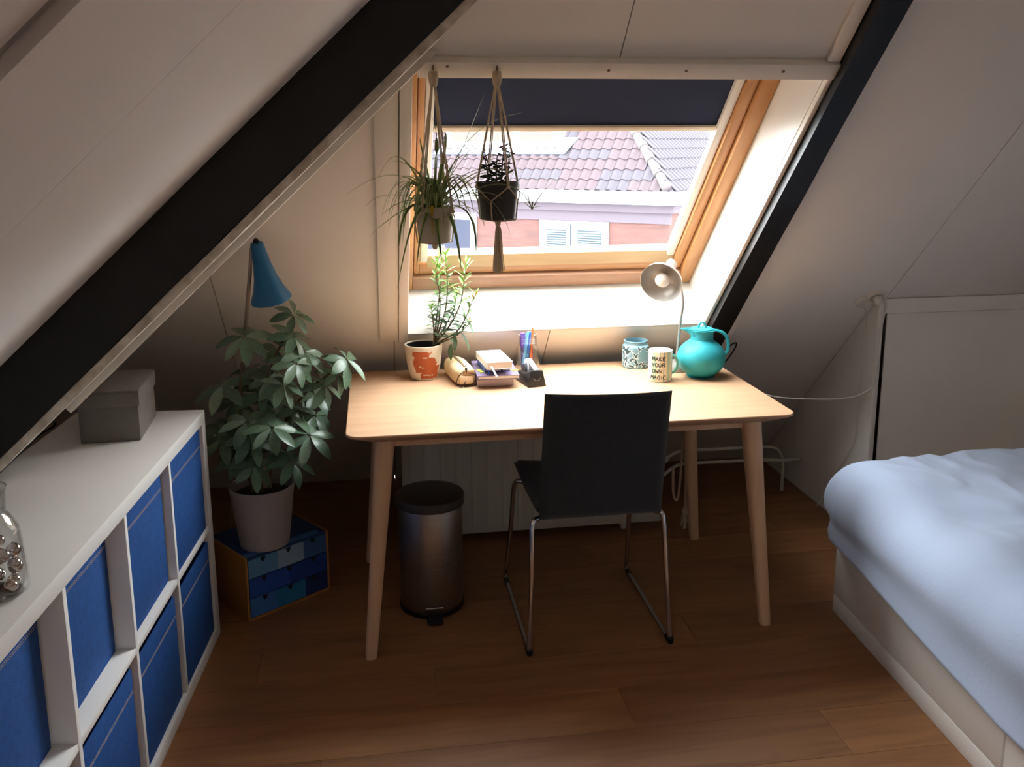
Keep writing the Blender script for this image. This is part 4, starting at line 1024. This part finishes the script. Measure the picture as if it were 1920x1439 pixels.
# tape dispenser
td = thing('tape_dispenser', 'black desk tape dispenser in front of the pen jar', 'tape dispenser', (0.652, 0.455, TOP), math.radians(11))
prof = [(0, 0), (.135, 0), (.135, .016), (.118, .034), (.098, .040), (.060, .040), (.030, .054), (.006, .058)]
def tdv(a, b, side): return (side*(.035-.012*b/.058), a, b)
n = len(prof); g = G()
g.add([tdv(a, b, -1) for a, b in prof]+[tdv(a, b, 1) for a, b in prof], [tuple(range(n)), tuple(range(2*n-1, n-1, -1))]+[(i, n+i, n+(i+1) % n, (i+1) % n) for i in range(n)])
part('body', g, 'tape_black', td, bevel=.003)
for s_ in (-1, 1): part('roll_guard', G().prism([(.086+.027*math.cos(PI*k/10), .036+.030*math.sin(PI*k/10)) for k in range(11)], s_*.014, s_*.0165, lambda a, b, h: (h, a, b)), 'tape_black', td)
part('tape_roll', G().lathe([(.013, -.0095), (.028, -.0095), (.028, .0095), (.013, .0095), (.013, -.0095)], 32, (0, .084, .056), (1, 0, 0)), 'tape_roll', td, smooth=40)
part('tape_strip', G().hexa([(-.009, .070, .0795), (.009, .070, .0795), (.009, .008, .0602), (-.009, .008, .0602)], [(-.009, .070, .0800), (.009, .070, .0800), (.009, .008, .0607), (-.009, .008, .0607)]), 'tape_roll', td)
part('smile_groove', G().tube([(.012*math.cos(a), -.0012+.0045*.55, .033-.010*math.sin(-a)) for a in [-PI*k/10 for k in range(11)]], .0008, 5), 'lamp_silver', td, smooth=60)

# votive glass with leaf pattern
VC = Vector((1.076, 0.688, TOP))
vt = thing('tea_light_holder', 'blue-white leaf patterned glass tea light holder on the desk', 'candle holder', VC)
prof = [(0, 0), (.046, 0), (.0495, .003), (.051, .012), (.051, .078), (.049, .084), (.044, .089), (.043, .0905), (.0435, .100), (.0445, .102), (.0435, .104), (.041, .104), (.0405, .092), (.047, .078), (.047, .010), (0, .006)]
leaves = []
for k in range(120): leaves.append((rnd(-PI, PI), rnd(.006, .084), rnd(0, PI), rnd(.009, .015), rnd(.0030, .0045)))
def vpat(c):
    r = math.hypot(c.x, c.y)
    if r < .0475 or c.z > .086 or c.z < .002: return 0
    a = math.atan2(c.y, c.x); best = 9
    for la, lz, rot, L, W in leaves:
        da = (a-la+PI) % (2*PI)-PI; u = da*.051; v = c.z-lz
        uu = (u*math.cos(rot)+v*math.sin(rot))/L; vv = (-u*math.sin(rot)+v*math.cos(rot))/W
        best = min(best, abs(uu)**1.6+abs(vv)**1.6)
    return 2 if best < .85 else (1 if best < 1.7 else 0)
g = G().lathe(fine(prof, .0016), 176); face_paint(g, vpat)
part('body', g, ['votive_blue', 'votive_white', 'votive_dark'], vt, smooth=40)

# mug with lettering
MC = Vector((1.105, 0.478, TOP))
mg = thing('mug', 'striped mug reading MAKE YOUR OWN MAGIC beside the teal jug', 'mug', MC)
mat('stripe_green', (176, 208, 176), 0.35); mat('stripe_teal', (104, 168, 146), 0.35); mat('stripe_cream', (240, 224, 192), 0.35); mat('mug_handle', (120, 200, 180), 0.35)
R_M, H_M = .0425, .112
prof = [(0, 0), (.039, 0), (.0415, .002), (R_M, .005), (R_M, H_M-.001), (R_M-.001, H_M), (R_M-.003, H_M), (R_M-.004, H_M-.002), (R_M-.0042, .006), (0, .005)]
g = G().lathe(fine(prof, .01), 160)
def stripes(c):
    if math.hypot(c.x, c.y) < R_M-.0008 or c.z < .004 or c.z > H_M-.0006: return 0
    u = (math.degrees(math.atan2(c.y, c.x)) % 360)/360*40+.3*noise.noise(Vector((c.x*90, c.y*90, 1)))
    k = int(u) % 8; f = u % 1
    return {0: 1, 1: 3, 2: 0, 3: 1 if f < .5 else 3, 4: 3, 5: 2 if f < .35 else 0, 6: 3, 7: 1}[k]
face_paint(g, stripes)
part('body', g, ['mug_white', 'stripe_green', 'stripe_teal', 'stripe_cream'], mg, smooth=40)
part('handle', G().tube([(R_M-.001+.0, 0, .088)]+[(R_M+.004+.021*math.sin(PI*k/12), 0, .056+.032*math.cos(PI*k/12)) for k in range(13)]+[(R_M-.001, 0, .024)], .0050, 10), 'mug_handle', mg, smooth=60)
mg.rotation_euler = (0, 0, math.radians(6))
FONT = {'M': [[(0, 0), (.1, 1), (.5, .35), (.9, 1), (1, 0)]], 'A': [[(0, 0), (.5, 1), (1, 0)], [(.2, .38), (.82, .38)]], 'K': [[(.1, 1), (.1, 0)], [(.9, 1), (.1, .45), (.95, 0)]], 'E': [[(.95, 1), (.1, .95), (.1, 0), (.95, .02)], [(.1, .5), (.8, .52)]],
        'Y': [[(0, 1), (.48, .5), (1, 1)], [(.48, .5), (.4, 0)]], 'O': [[(.5+.48*math.cos(2*PI*k/12+1.6), .48+.48*math.sin(2*PI*k/12+1.6)) for k in range(13)]], 'U': [[(.05, 1), (.08, .3), (.3, .02), (.65, .02), (.9, .3), (.95, 1)]],
        'R': [[(.1, 0), (.1, 1), (.65, 1), (.88, .78), (.65, .52), (.1, .48)], [(.5, .5), (.95, 0)]], 'W': [[(0, 1), (.25, 0), (.5, .7), (.75, 0), (1, 1)]], 'N': [[(.05, 0), (.08, 1), (.9, 0), (.95, 1)]],
        'G': [[(.92, .85), (.6, 1), (.2, .85), (.05, .45), (.25, .06), (.65, .02), (.92, .22), (.92, .48), (.55, .48)]], 'I': [[(.5, 0), (.5, 1)]], 'C': [[(.92, .85), (.6, 1), (.2, .85), (.05, .45), (.25, .06), (.65, .02), (.95, .2)]], '.': [[(.2, 0), (.26, .06)]]}
view_a = math.atan2(CAM_POS.y-MC.y, CAM_POS.x-MC.x)-math.radians(6)
g = G()
for ri, (word, x0) in enumerate((('MAKE', -.0300), ('YOUR', -.0315), ('OWN', -.0300), ('MAGIC.', -.0350))):
    zb = .080-ri*.0225; cw, chh, sp = .0108, .0135, .0128; x = x0
    for chx in word:
        ww = cw*(.5 if chx == 'I' else .4 if chx == '.' else 1)
        for st in FONT[chx]:
            pts = []
            for (a, b), (c, d) in zip(st, st[1:]):
                for k in range(3): pts.append((a+(c-a)*k/3, b+(d-b)*k/3))
            pts.append(st[-1])
            P = []
            for a, b in pts:
                th = view_a+(x+a*ww)/R_M; P.append(Vector((math.cos(th)*(R_M+.0002), math.sin(th)*(R_M+.0002), zb+b*chh)))
            g.tube(P, .0013, 5)
        x += ww+(sp-cw)
part('lettering', g, 'ink', mg, smooth=60, kind='stuff')

# teal jug
JG = Vector((1.268, 0.505, TOP))
jg = thing('thermal_jug', 'round teal thermal jug with lid and loop handle on the desk', 'jug', JG, math.radians(0))
Rj = .0870
prof = [(0, 0), (.046, 0), (.050, .003)]+[(Rj*math.cos(math.radians(a)), .077+.080*math.sin(math.radians(a))) for a in range(-66, 60, 6)]+[(.043, .149), (.040, .153), (.0, .153)]
g = G().lathe(prof, 56)
part('body', g, 'jug_teal', jg, smooth=45)
part('seam', G().lathe([(Rj-.0006, .0752), (Rj+.0004, .077), (Rj-.0006, .0788)], 56), 'jug_green', jg, smooth=60)
part('neck', G().lathe([(.041, .150), (.0405, .158), (.040, .172), (.044, .186), (.046, .190), (.043, .191), (0, .191)], 40), 'jug_teal', jg, smooth=40)
part('lid', G().lathe([(0, .190), (.041, .1905), (.0415, .194), (.036, .198), (0, .199)], 40), 'jug_teal', jg, smooth=40)
part('lid_loop', G().tube([(-.013+.0005, 0, .196)]+[(-.013*math.cos(PI*k/10), 0, .199+.020*math.sin(PI*k/10)) for k in range(11)]+[(.013, 0, .196)], .0034, 8), 'jug_teal', jg, smooth=60)
g = G()
sp_ = []
for k in range(9):
    a = -1+2*k/8; sp_.append((a*.030, a))
lo_ = [(-.026-.004*(1-a*a), y*.95, .160) for y, a in sp_]; md = [(-.036-.022*(1-a*a), y*.9, .182) for y, a in sp_]; hi = [(-.034-.048*(1-a*a)**1.5, y*.85, .1945) for y, a in sp_]
hi2 = [(-.030-.046*(1-a*a)**1.5, y*.75, .1935) for y, a in sp_]; md2 = [(-.030-.016*(1-a*a), y*.75, .182) for y, a in sp_]
rows = [lo_, md, hi, hi2, md2]; vs = [v for r in rows for v in r]
g.add(vs, [(j*9+i, (j+1)*9+i, (j+1)*9+i+1, j*9+i+1) for j in range(4) for i in range(8)])
part('spout', g, 'jug_teal', jg, smooth=60)
part('handle', G().tube(smooth_path([(.040, 0, .187), (.054, 0, .186), (.074, 0, .178), (.090, 0, .158), (.096, 0, .128), (.094, 0, .104), (.082, 0, .088)], 5), .0062, 10, squash=1.6), 'jug_teal', jg, smooth=60)
jg.rotation_euler = (0, 0, math.radians(-12)); jg.scale = (1, 1, 0.915)

# desk lamp
DL = Vector((1.212, 0.625, TOP))
dl = thing('desk_lamp', 'silver desk lamp with bent stem and round reflector shade', 'desk lamp', DL)
part('base', G().lathe([(0, 0), (.060, 0), (.062, .003), (.062, .018), (.058, .024), (.020, .028), (0, .028)], 40), 'lamp_silver', dl, smooth=35)
rimc = Vector((1.126, .555, 1.084))-DL
axd = Vector((-.50, -.74, -.33)).normalized()
top_s = rimc-axd*.088
part('stem', G().tube(smooth_path([(.004, 0, .027), (.010, 0, .10), (.016, 0, .18), (.022, -.002, .235), (.020, -.004, .275), (.008, -.008, .318), tuple(top_s+Vector((.012, .0, -.012)))], 6), .0052, 10), 'lamp_silver', dl, smooth=60)
shp = [(.020, .0), (.022, .004), (.024, .030), (.027, .034), (.045, .042), (.062, .056), (.073, .074), (.0775, .090), (.0780, .092), (.0765, .092), (.071, .074), (.060, .058), (.043, .045), (.022, .037), (0, .036)]
part('shade', G().lathe(shp, 48, top_s, axd), 'lamp_silver', dl, smooth=40)
part('lamp_holder', G().lathe([(0, -.062), (.016, -.062), (.021, -.056), (.0215, -.002), (.0, -.001)], 32, top_s, axd), 'lamp_silver', dl, smooth=40)
part('bulb', G().lathe([(.010, .037), (.013, .046), (.022, .058), (.027, .070), (.026, .080), (.018, .088), (0, .091)], 28, top_s, axd), 'bulb_white', dl, smooth=60)

# ------------------------------------------------------------------ the house across the street
HS = thing('house', 'brick house with tiled hip roof and white gutter across the street', 'house', (4.104, 14.0, -6.0), math.radians(-38))
Z0 = 6.6745
def hb(name, x0, y0, z0, x1, y1, z1, m, parent=HS, bevel=0): return part(name, G().box(x0, y0, z0+Z0, x1, y1, z1+Z0), m, parent, bevel=bevel)
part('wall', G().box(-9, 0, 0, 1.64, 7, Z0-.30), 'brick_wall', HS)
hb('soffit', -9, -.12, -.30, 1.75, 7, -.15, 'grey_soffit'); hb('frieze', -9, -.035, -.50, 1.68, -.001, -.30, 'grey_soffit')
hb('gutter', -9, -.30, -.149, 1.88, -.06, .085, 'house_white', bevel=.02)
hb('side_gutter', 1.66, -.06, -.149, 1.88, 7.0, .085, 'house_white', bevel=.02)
def hwin(x0, x1, z0, z1, panes, slats):
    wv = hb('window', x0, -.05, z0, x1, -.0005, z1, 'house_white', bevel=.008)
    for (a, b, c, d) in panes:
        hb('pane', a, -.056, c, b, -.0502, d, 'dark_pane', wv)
        if slats:
            g = G(); z = c+.01
            while z < d-.02: g.box(a+.01, -.062, z+Z0, b-.01, -.0565, z+.028+Z0); z += .045
            part('blind_slats', g, 'blind_slat', wv, kind='stuff')
    return wv
hwin(-.98, .464, -1.75, -.505, [(-.818, -.394, -1.68, -.655), (-.158, .337, -1.68, -.655)], True)
hb('mullion_gap', -.318, -.0505, -1.75, -.290, -.0501, -.56, 'dark_pane')
hwin(-4.3, -2.42, -1.9, -.42, [(-4.2, -3.45, -1.8, -.56), (-3.35, -2.56, -1.8, -.56)], False)
# roof: underlay + single tiles
TW, TLn = .21, .265
def tile_mesh():
    g = G(); n = 10; vs = []
    for j, (yy, up_z) in enumerate(((0, .030), (TLn+.06, .006))):
        for lay in (0, -.012):
            for i in range(n+1):
                u = i/n; vs.append((u*(TW+.012), yy, up_z+.022*math.sin(2*PI*u)+.012*(u > .9)+lay))
    m = n+1
    fs = [(i, i+1, 2*m+i+1, 2*m+i) for i in range(n)]+[(m+i+1, m+i, 3*m+i, 3*m+i+1) for i in range(n)]+[(m+i, m+i+1, i+1, i) for i in range(n)]
    return g.add(vs, fs)
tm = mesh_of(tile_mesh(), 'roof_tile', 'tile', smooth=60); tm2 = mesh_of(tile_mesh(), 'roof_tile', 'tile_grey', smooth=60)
c45 = Q
E0 = Vector((0, -.10, Z0+.075))
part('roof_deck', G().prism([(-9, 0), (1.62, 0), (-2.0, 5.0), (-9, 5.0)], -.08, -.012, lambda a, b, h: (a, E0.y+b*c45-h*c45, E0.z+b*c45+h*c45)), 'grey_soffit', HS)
cnt = 0
for r in range(8):
    s = r*TLn
    for k in range(32):
        x = 1.50-.53*s-TW*(k+1)
        x = math.floor(x/TW)*TW+(0)
        if s > 0.92 and -3.75 < x+.1 < -.80: continue
        if x < -5.1: continue
        link('roof_tile', tm if noise.noise(Vector((x*.8, r*.6, 1))) > -.12 else tm2, HS, (x, E0.y+s*c45, E0.z+s*c45), (math.radians(45), 0, 0)); cnt += 1
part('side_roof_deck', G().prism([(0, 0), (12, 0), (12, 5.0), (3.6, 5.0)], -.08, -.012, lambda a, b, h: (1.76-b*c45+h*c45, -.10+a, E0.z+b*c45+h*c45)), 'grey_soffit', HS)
for r in range(6):
    s = r*TLn
    for k in range(20):
        y = -.05+s*.75+k*TW
        link('side_roof_tile', tm2, HS, (1.76-s*c45, y, E0.z+s*c45), (Matrix.Rotation(math.radians(90), 3, 'Z') @ Matrix.Rotation(math.radians(45), 3, 'X')).to_euler())
for k in range(7):
    p0 = Vector((1.60-.40*k*.62, -.06+.40*k*.62, E0.z+.06+.40*k*.60)); d = Vector((-.62, .62, .60)).normalized()
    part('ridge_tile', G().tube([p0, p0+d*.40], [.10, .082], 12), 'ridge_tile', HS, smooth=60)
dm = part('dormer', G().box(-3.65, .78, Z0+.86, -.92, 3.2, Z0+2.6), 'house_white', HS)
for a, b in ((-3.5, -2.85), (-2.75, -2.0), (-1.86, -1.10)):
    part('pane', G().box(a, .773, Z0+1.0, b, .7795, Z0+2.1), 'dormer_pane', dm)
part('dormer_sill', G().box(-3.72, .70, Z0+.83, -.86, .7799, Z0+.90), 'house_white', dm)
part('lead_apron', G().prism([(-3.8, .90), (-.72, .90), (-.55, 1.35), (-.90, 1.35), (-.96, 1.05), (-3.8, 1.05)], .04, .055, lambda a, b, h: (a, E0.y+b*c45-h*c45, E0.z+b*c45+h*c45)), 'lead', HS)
tag(link('street', mesh_of(G().box(-60, 2.5, -6.3, 60, 90, -6.0), 'street', 'street')), 'grey street far below the window', kind='structure')
